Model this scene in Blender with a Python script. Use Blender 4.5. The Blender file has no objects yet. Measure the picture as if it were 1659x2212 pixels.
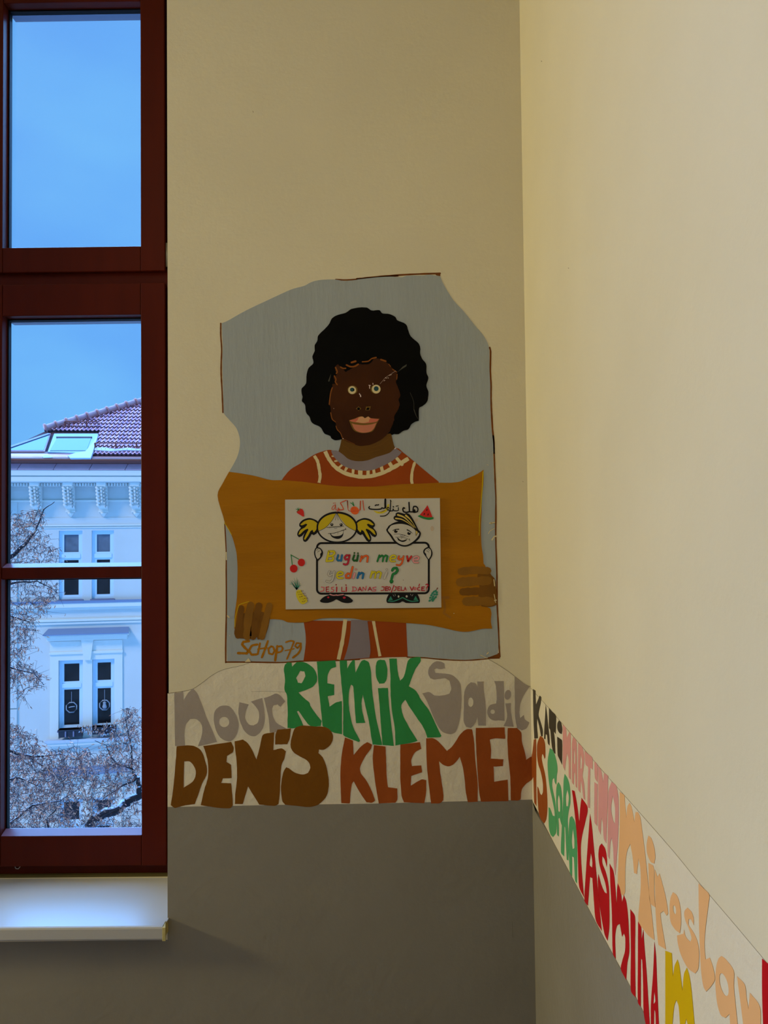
import bpy, bmesh, math, random
from mathutils import Vector, Matrix
from mathutils.geometry import delaunay_2d_cdt
C = bpy.context.scene.collection
SC = bpy.context.scene
R = random.Random(7)

# ---------------------------------------------------------------- camera
W, H, F = 1659.0, 2212.0, 1650.0
CX, CY = W/2, H/2
fw = Vector((10.5, 48.0, F)).normalized()                 # world +Y seen from the camera (right, down, forward)
up = Vector((-0.0109, -1.0, 0.0)); up.z = -(up.x*fw.x+up.y*fw.y)/fw.z; up.normalize()
rt = fw.cross(up)
RCW = Matrix((rt, fw, up))                                # camera vector -> world vector (rows = world axes in camera frame)
def ray(u, v): return RCW @ Vector((u-CX, v-CY, F))
_d = ray(1140.9, 1151)
CAM = Vector((-_d.x/_d.y*2.06, -2.06, 1.55))
cd = bpy.data.cameras.new('camera'); cam = bpy.data.objects.new('camera', cd); C.objects.link(cam)
cd.sensor_fit = 'VERTICAL'; cd.sensor_height = 24.0; cd.lens = 24.0*F/H; cd.clip_start = 0.02; cd.clip_end = 400
m = Matrix((RCW @ Vector((1,0,0)), RCW @ Vector((0,-1,0)), RCW @ Vector((0,0,-1)))).transposed()
cam.matrix_world = Matrix.Translation(CAM) @ m.to_4x4()
SC.camera = cam
def on_y(u, v, y=0.0):
    d = ray(u, v); return CAM + d*((y-CAM.y)/d.y)
def on_x(u, v, x=0.0):
    d = ray(u, v); return CAM + d*((x-CAM.x)/d.x)

# ---------------------------------------------------------------- sky, sun, lamps, exposure
SC.view_settings.view_transform = 'Standard'; SC.view_settings.look = 'None'
SC.view_settings.gamma = 1.0; SC.view_settings.use_curve_mapping = False
SC.view_settings.exposure = 0.0
w = bpy.data.worlds.new('sky'); SC.world = w; w.use_nodes = True
nt = w.node_tree; N = nt.nodes; L = nt.links
bg = N['Background']; tc = N.new('ShaderNodeTexCoord'); mp = N.new('ShaderNodeMapping'); ns = N.new('ShaderNodeTexNoise'); cr = N.new('ShaderNodeValToRGB')
mp.inputs['Scale'].default_value = (1.6, 1.6, 3.4); mp.inputs['Rotation'].default_value = (0.3, 0.2, 0.9)
ns.inputs['Scale'].default_value = 1.7; ns.inputs['Detail'].default_value = 4; ns.inputs['Roughness'].default_value = 0.45
cr.color_ramp.elements[0].position = 0.30; cr.color_ramp.elements[0].color = (0.125, 0.39, 0.96, 1)
cr.color_ramp.elements[1].position = 0.72; cr.color_ramp.elements[1].color = (0.19, 0.55, 1.0, 1)
L.new(tc.outputs['Generated'], mp.inputs[0]); L.new(mp.outputs[0], ns.inputs['Vector']); L.new(ns.outputs['Fac'], cr.inputs[0]); L.new(cr.outputs[0], bg.inputs[0])
bg.inputs[1].default_value = 1.0
def light(name, kind, loc, energy, color, rot=(0,0,0), **kw):
    d = bpy.data.lights.new(name, kind); d.energy = energy; d.color = color
    for k, v in kw.items(): setattr(d, k, v)
    o = bpy.data.objects.new(name, d); o.location = loc; o.rotation_euler = rot; C.objects.link(o); return o
# veiled winter sun standing behind the camera's own building, lighting the street front
sun = light('sun', 'SUN', (0, 0, 20), 1.5, (1.0, 0.92, 0.82), angle=math.radians(14))
sun.rotation_euler = Vector((0.75, 1.0, -1.25)).to_track_quat('-Z', 'Y').to_euler()
# second, blue sun added to brighten sill and side wall, standing for bright cloud
blue_sun = light('added_blue_sun', 'SUN', (0, 8, 20), 24.0, (0.15, 0.42, 1.0), Vector((0.45, -1.0, -1.25)).to_track_quat('-Z', 'Y').to_euler(), angle=math.radians(85))
# added blue fill lamp for the side wall, set in an added unseen window
light('added_fill_lamp', 'AREA', (-4.25, 0.03, 1.6), 140, (0.12, 0.31, 1.0), (math.radians(-90), 0, 0), shape='RECTANGLE', size=1.1, size_y=2.0)
# warm lamp of the corridor, high on the left of the window
light('corridor_lamp_light', 'AREA', (-4.6, -0.68, 2.0), 89, (1.0, 0.82, 0.38), Vector((4.6, 0.2, -0.6)).to_track_quat('-Z', 'Y').to_euler(), shape='DISK', size=0.4)
light('ceiling_lamp_light', 'AREA', (-1.2, -2.1, 3.5), 10, (1.0, 0.80, 0.40), (0, 0, 0), shape='DISK', size=1.2)

# ---------------------------------------------------------------- materials
def lin(c): return tuple(((x/255)/12.92 if x/255 <= 0.04045 else ((x/255+0.055)/1.055)**2.4) for x in c)
MATS = {}
def mat(name, rgb, rough=0.6, spec=0.3, metal=0.0, var=0.0, vs=6.0, bump=0.0, bs=60.0, stretch=(1,1,1), coat=0.0, srgb=True):
    if name in MATS: return MATS[name]
    m = bpy.data.materials.new(name); m.use_nodes = True; nt = m.node_tree; b = nt.nodes['Principled BSDF']
    c = lin(rgb) if srgb else rgb
    b.inputs['Base Color'].default_value = (*c, 1); b.inputs['Roughness'].default_value = rough
    b.inputs['Specular IOR Level'].default_value = spec; b.inputs['Metallic'].default_value = metal; b.inputs['Coat Weight'].default_value = coat
    m.diffuse_color = (*c, 1)
    if var or bump:
        tc = nt.nodes.new('ShaderNodeTexCoord'); mp = nt.nodes.new('ShaderNodeMapping'); mp.inputs['Scale'].default_value = stretch
        geo = nt.nodes.new('ShaderNodeNewGeometry')
        nt.links.new(geo.outputs['Position'], mp.inputs[0])
    if var:
        n = nt.nodes.new('ShaderNodeTexNoise'); n.inputs['Scale'].default_value = vs; n.inputs['Detail'].default_value = 5
        r = nt.nodes.new('ShaderNodeValToRGB'); r.color_ramp.elements[0].position = 0.3; r.color_ramp.elements[1].position = 0.7
        r.color_ramp.elements[0].color = (*[max(0, x*(1-var)) for x in c], 1); r.color_ramp.elements[1].color = (*[min(1, x*(1+var)) for x in c], 1)
        nt.links.new(mp.outputs[0], n.inputs['Vector']); nt.links.new(n.outputs['Fac'], r.inputs[0]); nt.links.new(r.outputs[0], b.inputs['Base Color'])
    if bump:
        n = nt.nodes.new('ShaderNodeTexNoise'); n.inputs['Scale'].default_value = bs; n.inputs['Detail'].default_value = 6; n.inputs['Roughness'].default_value = 0.6
        bp = nt.nodes.new('ShaderNodeBump'); bp.inputs['Strength'].default_value = bump; bp.inputs['Distance'].default_value = 0.01
        nt.links.new(mp.outputs[0], n.inputs['Vector']); nt.links.new(n.outputs['Fac'], bp.inputs['Height']); nt.links.new(bp.outputs[0], b.inputs['Normal'])
    MATS[name] = m; return m
def glassmat(name, tint, gloss, rough=0.0):
    m = bpy.data.materials.new(name); m.use_nodes = True; nt = m.node_tree; nt.nodes.remove(nt.nodes['Principled BSDF'])
    t = nt.nodes.new('ShaderNodeBsdfTransparent'); t.inputs[0].default_value = (*tint, 1)
    g = nt.nodes.new('ShaderNodeBsdfGlossy'); g.inputs['Roughness'].default_value = rough
    fr = nt.nodes.new('ShaderNodeFresnel'); fr.inputs[0].default_value = 1.35
    ml = nt.nodes.new('ShaderNodeMath'); ml.operation = 'MULTIPLY'; ml.inputs[1].default_value = gloss
    mx = nt.nodes.new('ShaderNodeMixShader'); nt.links.new(fr.outputs[0], ml.inputs[0]); nt.links.new(ml.outputs[0], mx.inputs[0])
    nt.links.new(t.outputs[0], mx.inputs[1]); nt.links.new(g.outputs[0], mx.inputs[2]); nt.links.new(mx.outputs[0], nt.nodes['Material Output'].inputs[0])
    MATS[name] = m; return m
mat('cream_wall', (214, 205, 173), 0.6, 0.12, var=0.03, vs=3, bump=0.10, bs=45)
mat('band_wall', (220, 211, 184), 0.6, 0.12, var=0.03, vs=5, bump=0.32, bs=38)
mat('dado_grey', (135, 130, 115), 0.5, 0.15, var=0.05, vs=4, bump=0.16, bs=35)
mat('white_wall', (222, 214, 196), 0.7, 0.2)
mat('floor_lino', (120, 105, 88), 0.5, 0.3, var=0.08, vs=9)
mat('red_wood', (73, 18, 1), 0.40, 0.10, var=0.12, vs=5, bump=0.03, bs=30, stretch=(4, 4, 0.6))
mat('bead_gloss', (128, 92, 104), 0.3, 0.5)
mat('olive_strip', (86, 76, 40), 0.6, 0.1)
mat('seal_and_gap_shade', (6, 7, 10), 0.6, 0.15)
mat('alu_bead', (105, 112, 130), 0.35, 0.5, metal=0.4)
mat('sill_white', (176, 176, 170), 0.38, 0.4)
mat('yellowed_edge', (190, 176, 110), 0.5, 0.3, var=0.25, vs=60)
mat('hinge_metal', (150, 146, 130), 0.4, 0.5, metal=0.6)
glassmat('window_glass', (0.97, 0.985, 0.99), 0.55)

# ---------------------------------------------------------------- object helpers
def tag(o, label=None, cat=None, group=None, kind=None):
    if label: o['label'] = label
    if cat: o['category'] = cat
    if group: o['group'] = group
    if kind: o['kind'] = kind
    return o
def empty(name, loc=(0,0,0)):
    o = bpy.data.objects.new(name, None); o.empty_display_size = 0.05; o.location = loc; C.objects.link(o); return o
def par(o, p):
    if p: 
        o.parent = p; o.matrix_parent_inverse = PW(p).inverted()
def PW(p):
    if p is None: return Matrix.Identity(4)
    M = Matrix.LocRotScale(p.location, p.rotation_euler, p.scale)
    return (PW(p.parent) @ (p.matrix_parent_inverse if p.parent else Matrix.Identity(4)) @ M) if p.parent else M
class MB:
    def __init__(s): s.v = []; s.f = []; s.mi = []; s.mats = []; s.sm = []
    def m(s, name):
        mm = MATS[name]
        if mm not in s.mats: s.mats.append(mm)
        return s.mats.index(mm)
    def face(s, pts, mn, smooth=False):
        b = len(s.v); s.v += [tuple(p) for p in pts]; s.f.append(tuple(range(b, b+len(pts)))); s.mi.append(s.m(mn)); s.sm.append(smooth)
    def raw(s, vs, fs, mn, smooth=False):
        b = len(s.v); s.v += [tuple(p) for p in vs]; k = s.m(mn)
        for f in fs: s.f.append(tuple(b+i for i in f)); s.mi.append(k); s.sm.append(smooth)
    def box(s, x0, x1, y0, y1, z0, z1, mn, T=None):
        x0, x1 = sorted((x0, x1)); y0, y1 = sorted((y0, y1)); z0, z1 = sorted((z0, z1))
        vs = [Vector(p) for p in ((x0,y0,z0),(x1,y0,z0),(x1,y1,z0),(x0,y1,z0),(x0,y0,z1),(x1,y0,z1),(x1,y1,z1),(x0,y1,z1))]
        if T: vs = [T @ v for v in vs]
        s.raw(vs, [(0,3,2,1),(4,5,6,7),(0,1,5,4),(1,2,6,5),(2,3,7,6),(3,0,4,7)], mn)
    def tube(s, pts, rs, mn, n=6, cap=True):
        pts = [Vector(p) for p in pts]
        if not isinstance(rs, (list, tuple)): rs = [rs]*len(pts)
        vs = []; fs = []
        for i, p in enumerate(pts):
            t = (pts[min(i+1, len(pts)-1)]-pts[max(i-1, 0)]).normalized()
            a = t.cross(Vector((0, 0, 1)) if abs(t.z) < 0.9 else Vector((1, 0, 0))).normalized(); b = t.cross(a)
            vs += [p+(a*math.cos(2*math.pi*k/n)+b*math.sin(2*math.pi*k/n))*rs[i] for k in range(n)]
        for i in range(len(pts)-1):
            for k in range(n): fs.append((i*n+k, i*n+(k+1) % n, (i+1)*n+(k+1) % n, (i+1)*n+k))
        if cap: fs += [tuple(range(n))[::-1], tuple(range((len(pts)-1)*n, len(pts)*n))]
        s.raw(vs, fs, mn, n > 4)
    def prism(s, outline, axis_pts, mn):
        """outline: list of points; axis_pts: offset vector"""
        n = len(outline); a = [Vector(p) for p in outline]; b = [p+Vector(axis_pts) for p in a]
        s.raw(a+b, [tuple(range(n))[::-1], tuple(range(n, 2*n))]+[(i, (i+1) % n, n+(i+1) % n, n+i) for i in range(n)], mn)
    def build(s, name, parent=None, bevel=0, fix=True):
        me = bpy.data.meshes.new(name); me.from_pydata(s.v, [], s.f)
        for m_ in s.mats: me.materials.append(m_)
        me.polygons.foreach_set('material_index', s.mi); me.polygons.foreach_set('use_smooth', s.sm)
        if fix:
            bm = bmesh.new(); bm.from_mesh(me); bmesh.ops.remove_doubles(bm, verts=bm.verts, dist=1e-6) if len(s.v) < 20000 else None
            bmesh.ops.recalc_face_normals(bm, faces=bm.faces); bm.to_mesh(me); bm.free()
        me.update()
        o = bpy.data.objects.new(name, me); C.objects.link(o); par(o, parent)
        if bevel:
            b = o.modifiers.new('bevel', 'BEVEL'); b.width = bevel; b.segments = 2; b.limit_method = 'ANGLE'
        return o
def abox(name, x0, x1, y0, y1, z0, z1, mn, parent=None, bevel=0):
    q = MB(); q.box(x0, x1, y0, y1, z0, z1, mn); return q.build(name, parent, bevel)

# ---------------------------------------------------------------- room shell
EX = on_y(363.4, 1100).x                                   # right edge of the window opening
WXL = EX-1.16                                              # left edge of the opening
ZS = on_y(200, 2003, -0.045).z                             # sill top
ZT = on_y(150, 40, 0.55).z                                 # head of the opening outside
TH = 0.55
wb = MB()
wb.box(EX, 0.3, 0, TH, -0.1, 3.75, 'cream_wall'); wb.box(WXL, EX, 0, TH, -0.1, ZS-0.001, 'cream_wall')
wb.box(WXL, EX, 0, TH, ZT, 3.75, 'cream_wall'); wb.box(-5.5, -4.85, 0, TH, -0.1, 3.75, 'cream_wall'); wb.box(-3.65, WXL, 0, TH, -0.1, 3.75, 'cream_wall'); wb.box(-4.85, -3.65, 0, TH, -0.1, 0.62, 'cream_wall'); wb.box(-4.85, -3.65, 0, TH, 3.3, 3.75, 'cream_wall')
wall_back = tag(wb.build('wall_back'), 'cream painted back wall carrying the mural beside the window', kind='structure')
wall_right = tag(abox('wall_right', 0, 0.3, -5.2, 0, -0.1, 3.75, 'cream_wall'), 'cream side wall running toward the viewer on the right', kind='structure')
tag(abox('wall_left', -5.5, -5.2, -5.2, 0, -0.1, 3.75, 'cream_wall'), kind='structure')
tag(abox('wall_front', -5.5, 0.3, -5.5, -5.2, -0.1, 3.75, 'white_wall'), kind='structure')
tag(abox('floor', -5.5, 0.3, -5.5, 0, -0.3, -0.1, 'floor_lino'), kind='structure')
tag(abox('ceiling', -5.5, 0.3, -5.5, TH, 3.75, 3.95, 'white_wall'), kind='structure')
# light portal in the opening: only guides the sampling of the sky
po = light('sky_portal', 'AREA', ((EX+WXL)/2, 0.6, (ZS+ZT)/2), 1, (1,1,1), (math.radians(-90), 0, 0), shape='RECTANGLE', size=EX-WXL, size_y=ZT-ZS)
po.data.cycles.is_portal = True

# ---------------------------------------------------------------- window
win = empty('window_1', (EX, 0.25, ZS)); tag(win, 'red brown wooden casement window with two stacked sashes', kind='structure')
YF = 0.24
def wx(u, v=1100, y=YF): return on_y(u, v, y).x
def wz(v, u=150, y=YF): return on_y(u, v, y).z
xo, xi = wx(357.2), wx(304.5)
sash_w = xo - wx(-50)                                       # sash outer width
gap = 0.006
frame = MB()
zb = wz(1894); zfb = wz(1872)
zt0, zt1 = wz(613), wz(587)
ztop = wz(-66)
frame.box(WXL, EX, YF+0.022, YF+0.10, zb, zfb+0.012, 'red_wood')          # bottom of the fixed frame
frame.box(WXL, EX, YF+0.02, YF+0.10, zt0-0.012, zt1+0.012, 'red_wood')      # transom
frame.box(WXL, EX, YF+0.02, YF+0.10, ztop-0.01, ZT+0.02, 'red_wood')
frame.box(xo-0.012, EX, YF+0.03, YF+0.10, zb, ZT, 'seal_and_gap_shade')  # near-black box stands in for the shade in the gap beside the frame
frame.box(xo+0.0100, EX, YF+0.004, YF+0.10, zb, ZT, 'red_wood')
frame.box(WXL, WXL+0.03, YF+0.03, YF+0.10, zb, ZT, 'red_wood')
frame.box(xo-sash_w-0.018, xo-sash_w+0.012, YF+0.02, YF+0.10, zb, ZT, 'red_wood')
frame.build('window_frame', win, 0.002)
fillet = abox('frame_strip', WXL, EX, YF+0.01, YF+0.03, zb-0.006, zb, 'olive_strip', win)
def sash(x1, x0, z0, z1, bars, upper, bot):
    sw = xo-xi; D0, D1 = YF, YF+0.055
    rb = bot; tr = upper
    s = MB(); s.box(x1-sw, x1, D0, D1, z0, z1, 'red_wood'); st = s.build('sash_stile', win, 0.0025)
    s = MB(); s.box(x0, x0+sw, D0, D1, z0, z1, 'red_wood'); s.build('sash_stile', win, 0.0025)
    s = MB(); s.box(x0+sw+0.0006, x1-sw-0.0006, D0+0.001, D1, z0, z0+rb, 'red_wood'); s.build('sash_rail', win, 0.0025)
    s = MB(); s.box(x0+sw+0.0006, x1-sw-0.0006, D0+0.001, D1, z1-tr, z1, 'red_wood'); s.build('sash_rail', win, 0.0025)
    zz = [z0+rb]
    for b0, b1 in bars:
        s = MB(); s.box(x0+sw, x1-sw, D0+0.003, D1, b0, b1, 'red_wood'); s.build('glazing_bar', win, 0.0025); zz += [b0, b1]
    zz.append(z1-tr)
    for k in range(0, len(zz), 2):
        a, b = zz[k], zz[k+1]; gx0, gx1 = x0+sw, x1-sw
        pane = abox('pane', gx0-0.003, gx1+0.003, D0+0.040, D0+0.044, a-0.003, b+0.003, 'window_glass', win)
        s = MB()   # dark rubber seal, then pale metal bead behind the glass
        e = 0.0045; y0, y1 = D0+0.034, D0+0.050
        s.box(gx0, gx0+e, y0, y1, a, b, 'seal_and_gap_shade'); s.box(gx1-0.0012, gx1, y0, y1, a, b, 'alu_bead')
        s.box(gx0, gx1, y0, y1, a, a+e, 'seal_and_gap_shade'); s.box(gx0, gx1, y0, y1, b-e, b, 'seal_and_gap_shade')
        s.box(gx0, gx1, y1, y1+0.012, a-0.002, a+0.001, 'alu_bead')
        s.box(gx0, gx1, y1, y1+0.03, b-0.006, b, 'alu_bead')
        s.build('glass_seal', pane)
        s = MB(); bh = 0.0115      # sloping glazing bead at the foot of each pane
        s.prism([(gx0+.001, D0+.004, a), (gx0+.001, D0+.033, a), (gx0+.001, D0+.033, a+bh)], (gx1-gx0-.002, 0, 0), 'bead_gloss'); s.build('glazing_bead', win)
for x1 in (xo, xo-sash_w-0.006):
    sash(x1, x1-sash_w, zfb, zt0, [(wz(1250), wz(1225))], zt0-wz(681), wz(1806)-zfb)
    sash(x1, x1-sash_w, zt1, ztop, [], wz(2)-0, 0.0) if False else sash(x1, x1-sash_w, zt1, ztop, [], ztop-wz(4), wz(533)-zt1)
# hinge barrel in the gap, and small mark on the lower frame
h = MB(); hx = wx(360.0, 550, YF+0.01); h.tube([(hx, YF+0.012, wz(576)), (hx, YF+0.012, wz(525))], 0.0042, 'hinge_metal', 10); h.build('hinge', win)
h = MB(); p = on_y(38, 1874, YF+0.015)
for k in range(1): h.tube([(p.x-0.008, p.y, p.z+0.003), (p.x-0.005, p.y, p.z-0.003), (p.x+0.002, p.y, p.z-0.004), (p.x+0.008, p.y, p.z+0.003)], 0.0012, 'sill_white', 6)
h.build('cable_clip', win)

w2 = empty('added_window', (-4.25, 0.25, 0.62)); tag(w2, 'added unseen window further left on the same wall', kind='structure')  # window added out of view to carry the blue fill lamp
q = MB()
for a, b, c_, d in ((-4.85, -4.77, .62, 3.3), (-3.73, -3.65, .62, 3.3), (-4.29, -4.21, .62, 3.3), (-4.77, -3.73, .62, .70), (-4.77, -3.73, 3.22, 3.3), (-4.77, -3.73, 2.5, 2.6)): q.box(a, b, .24, .32, c_, d, 'red_wood')
q.build('window_frame', w2)
abox('pane', -4.78, -3.72, .28, .284, .69, 3.23, 'window_glass', w2)
# window board (sill) with worn rounded end
sl = empty('window_sill', (EX-0.3, 0, ZS)); tag(sl, 'glossy white window board below the red brown window', kind='structure')
tth = ZS-on_y(200, 2034, -0.045).z
fx = on_y(350.5, 2012, -0.045).x
pf = [(WXL-0.02, 0.24), (WXL-0.02, -0.045), (fx, -0.045), (fx, 0.24)]
q = MB(); r = 0.006
prof = [(0.24, ZS), (-0.045+r, ZS), (-0.045+r*0.3, ZS-r*0.3), (-0.045, ZS-r), (-0.045, ZS-tth+r), (-0.045+r*0.3, ZS-tth+r*0.3), (-0.045+r, ZS-tth), (0.24, ZS-tth)]
q.prism([(WXL-0.02, y, z) for y, z in prof], (fx-WXL+0.02, 0, 0), 'sill_white'); q.build('board', sl)
q = MB(); ex2 = EX-0.001
for (za, zc) in ((ZS-0.0005, ZS-tth+0.0005),):
    q.prism([(fx, 0.24, zc), (fx, -0.046, zc-0.001), (fx+0.009, -0.046, zc-0.001), (ex2-0.002, -0.022, zc), (ex2-0.002, 0.24, zc)], (0, 0, za-zc), 'yellowed_edge')
q.build('edge_strip', sl, 0.0015)
q = MB(); q.box(fx-0.002, ex2, -0.018, 0.24, ZS-0.004, ZS+0.0006, 'sill_white'); q.build('end_cap', sl, 0.0004)

# ---------------------------------------------------------------- painted shapes (outlines measured on the wall planes)
def K(ox, oy, s):
    return lambda *p: [(ox+p[i]/s, oy+p[i+1]/s) for i in range(0, len(p), 2)]
cA = K(460, 580, 4.1475); cT = K(780, 580, 5.184); cF = K(640, 740, 5.53); cL = K(460, 940, 4.4235); cR = K(780, 940, 4.4235)
b1 = K(350, 1400, 3.95); b2 = K(740, 1400, 3.770); r1 = K(1130, 1450, 4.425); r2 = K(1240, 1700, 3.959)
pL = K(600, 1060, 8.195); pR = K(780, 1060, 8.195); fu = K(0, 0, 1.0)
def smooth(pts, closed=True, sub=4, corner=52):
    n = len(pts); out = []
    if n < 3: return list(pts)
    def turn(i):
        if not closed and i in (0, n-1): return 180
        a, b, c = pts[i-1], pts[i], pts[(i+1) % n]
        u = math.atan2(b[1]-a[1], b[0]-a[0]); v = math.atan2(c[1]-b[1], c[0]-b[0])
        return abs(math.degrees((v-u+math.pi) % (2*math.pi)-math.pi))
    tg = []
    for i in range(n):
        if turn(i) > corner: tg.append(None)
        else:
            a, c = pts[i-1], pts[(i+1) % n]; tg.append(((c[0]-a[0])/2, (c[1]-a[1])/2))
    for i in range(n if closed else n-1):
        p, q = pts[i], pts[(i+1) % n]; d = (q[0]-p[0], q[1]-p[1]); ln = math.hypot(*d)
        def cl(t):
            if t is None: return d
            l = math.hypot(*t); k = min(1.0, 1.1*ln/l) if l else 1
            return (t[0]*k, t[1]*k)
        t0, t1 = cl(tg[i]), cl(tg[(i+1) % n])
        for k in range(sub):
            t = k/sub; h1 = 2*t**3-3*t*t+1; h2 = t**3-2*t*t+t; h3 = -2*t**3+3*t*t; h4 = t**3-t*t
            out.append((h1*p[0]+h2*t0[0]+h3*q[0]+h4*t1[0], h1*p[1]+h2*t0[1]+h3*q[1]+h4*t1[1]))
    if not closed: out.append(pts[-1])
    return out
def ell(cx, cy, rx, ry, n=20, rot=0):
    o = []
    for i in range(n):
        a = 2*math.pi*i/n; x, y = rx*math.cos(a), ry*math.sin(a)
        o += [cx+x*math.cos(rot)-y*math.sin(rot), cy+x*math.sin(rot)+y*math.cos(rot)]
    return o
PLANES = {'back': (lambda u, v: on_y(u, v), Vector((0, -1, 0))), 'right': (lambda u, v: on_x(u, v), Vector((-1, 0, 0))),
          'paper': (lambda u, v: on_y(u, v, -0.0060), Vector((0, -1, 0)))}
TK = 0.00030
class Paint(MB):
    def __init__(s, plane='back', wob=0.0):
        super().__init__(); s.pl, s.n = PLANES[plane]; s.wob = wob
    def pt(s, p, h): return s.pl(*p)+s.n*h
    def poly(s, loops, mn, layer=1, sm=True, corner=52, sub=4):
        """loops[0] outline, the rest holes"""
        if isinstance(loops[0], tuple): loops = [loops]
        h = layer*TK; vs = []; fc = []
        for lp in loops:
            if sm: lp = smooth(lp, True, sub, corner)
            if s.wob:
                lp = [(x+R.uniform(-s.wob, s.wob), y+R.uniform(-s.wob, s.wob)) for x, y in lp]
            b = len(vs); vs += lp; fc.append(list(range(b, b+len(lp))))
        res = delaunay_2d_cdt([Vector(v) for v in vs], [], fc, 2, 1e-5)
        ov = [s.pt(v, h) for v in res[0]]
        s.raw(ov, [tuple(f) for f in res[2]], mn)
        for f in fc:                                                    # rim down to the surface below
            n = len(f); ring = [vs[i] for i in f]
            s.raw([s.pt(v, h) for v in ring]+[s.pt(v, h-TK*0.9) for v in ring], [(i, (i+1) % n, n+(i+1) % n, n+i) for i in range(n)], mn)
        return s
    def line(s, pts, w, mn, layer=2, sm=True, caps=True, w1=None):
        if sm: pts = smooth(pts, False, 5)
        h = layer*TK; n = len(pts); L_ = []; R_ = []
        for i, p in enumerate(pts):
            a = pts[max(0, i-1)]; c = pts[min(n-1, i+1)]; dx, dy = c[0]-a[0], c[1]-a[1]; l = math.hypot(dx, dy) or 1
            ww = w if w1 is None else w+(w1-w)*i/(n-1)
            ww = ww*(1+(R.uniform(-.12, .12) if s.wob else 0))
            L_.append((p[0]-dy/l*ww/2, p[1]+dx/l*ww/2)); R_.append((p[0]+dy/l*ww/2, p[1]-dx/l*ww/2))
        vs = [s.pt(v, h) for v in L_+R_]
        s.raw(vs, [(i, i+1, n+i+1, n+i) for i in range(n-1)], mn)
        if caps:
            for e, ww in ((0, w), (n-1, w if w1 is None else w1)):
                s.disc(pts[e], ww/2, mn, layer-0.02, 8)
        return s
    def disc(s, c, r, mn, layer=2, n=16, ry=None):
        h = layer*TK; ry = ry or r
        s.raw([s.pt((c[0]+r*math.cos(2*math.pi*k/n), c[1]+ry*math.sin(2*math.pi*k/n)), h) for k in range(n)], [tuple(range(n))], mn); return s

# albedos of the paints
mat('p_lightblue', (156, 163, 161), 0.5, 0.10, var=0.03, vs=6, bump=0.12, bs=30, stretch=(2, 1, 0.35))
mat('p_brownedge', (112, 62, 18), 0.5, 0.10, var=0.2, vs=40)
mat('p_black', (3, 3, 1), 0.5, 0.06, var=0.6, vs=14, bump=0.1, bs=40)
mat('p_face', (60, 29, 3), 0.35, 0.10, var=0.22, vs=9, bump=0.08, bs=40)
mat('p_facefringe', (130, 74, 22), 0.45, 0.10)
mat('p_neck', (98, 66, 18), 0.4, 0.10, var=0.12, vs=14)
mat('p_olive', (112, 86, 32), 0.5, 0.10)
mat('p_lav', (130, 120, 122), 0.5, 0.10, var=0.05, vs=20)
mat('p_orange', (148, 65, 12), 0.45, 0.10, var=0.08, vs=9, bump=0.08, bs=30)
mat('p_cream', (212, 196, 146), 0.5, 0.10, var=0.04, vs=30)
mat('p_ochre', (160, 103, 3), 0.42, 0.10, var=0.10, vs=7, bump=0.18, bs=22, stretch=(0.5, 1, 3))
mat('p_yellowline', (200, 180, 20), 0.5, 0.10)
mat('p_hand', (132, 90, 26), 0.42, 0.10, var=0.12, vs=18)
mat('p_hand2', (114, 74, 18), 0.42, 0.10, var=0.12, vs=18)
mat('p_pupil', (36, 70, 76), 0.4, 0.10)
mat('p_lip', (190, 98, 68), 0.45, var=0.08, vs=30); mat('p_lip2', (204, 152, 106), 0.45, 0.10); mat('p_liplow', (188, 112, 78), 0.45, var=0.08, vs=30)
mat('p_chip', (225, 200, 185), 0.6, 0.10)
mat('p_grey', (70, 68, 58), 0.5, 0.10)
mat('l_mauve', (160, 149, 136), 0.5, 0.10, var=0.04, vs=10, bump=0.15, bs=35)
mat('l_green', (52, 142, 74), 0.5, 0.10, var=0.06, vs=10, bump=0.15, bs=35)
mat('l_brown', (118, 74, 14), 0.5, 0.10, var=0.07, vs=10, bump=0.15, bs=35)
mat('l_rust', (152, 76, 26), 0.5, 0.10, var=0.07, vs=10, bump=0.15, bs=35)
mat('l_dark', (62, 56, 44), 0.45, 0.10)
mat('l_green2', (84, 164, 106), 0.5, 0.10); mat('l_pink', (214, 150, 140), 0.5, 0.10, var=0.04, vs=14)
mat('l_tan', (228, 176, 118), 0.5, 0.10, var=0.03, vs=10); mat('l_red', (184, 14, 24), 0.4, 0.10, var=0.08, vs=12)
mat('l_yellow', (212, 174, 6), 0.4, 0.10)
mat('p_smudge', (150, 100, 30), 0.5, 0.1)
mat('crack', (96, 84, 54), 0.7)

# --- wall paint fields
q = Paint('back')
bottom = [(362.0, 1743), (480, 1741), (640, 1738), (800, 1736), (950, 1732), (1080, 1729), (1152, 1727)]
kx = on_y(1145.8, 1480).x
bandtop = b1(48, 386, 110, 378, 200, 365, 270, 345, 350, 290, 430, 230, 520, 185, 650, 155, 740, 130)+[(560, 1427), (760, 1425), (980, 1423)]+b2(1125, 55, 1250, 125, 1350, 190, 1400, 228, 1480, 290, 1530, 315)
crn = lambda v: 1140.9+(v-1151)*0.01636
q.poly(bandtop+[(crn(1484)-0.3, 1484), (crn(1727)-0.3, 1727)]+bottom[::-1][1:], 'band_wall', 1, corner=35); q.build('cream_band', wall_back)
q = Paint('back'); q.poly(bottom[:-1]+[(crn(1727)-0.3, 1727), (crn(2468)-0.3, 2468), (362.3, 2474)], 'dado_grey', 1, sm=False)
q.poly([(-560, 2042), (362.3, 2030), (362.3, 2474), (-560, 2486)], 'dado_grey', 1, sm=False); q.build('grey_dado', wall_back)
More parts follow.
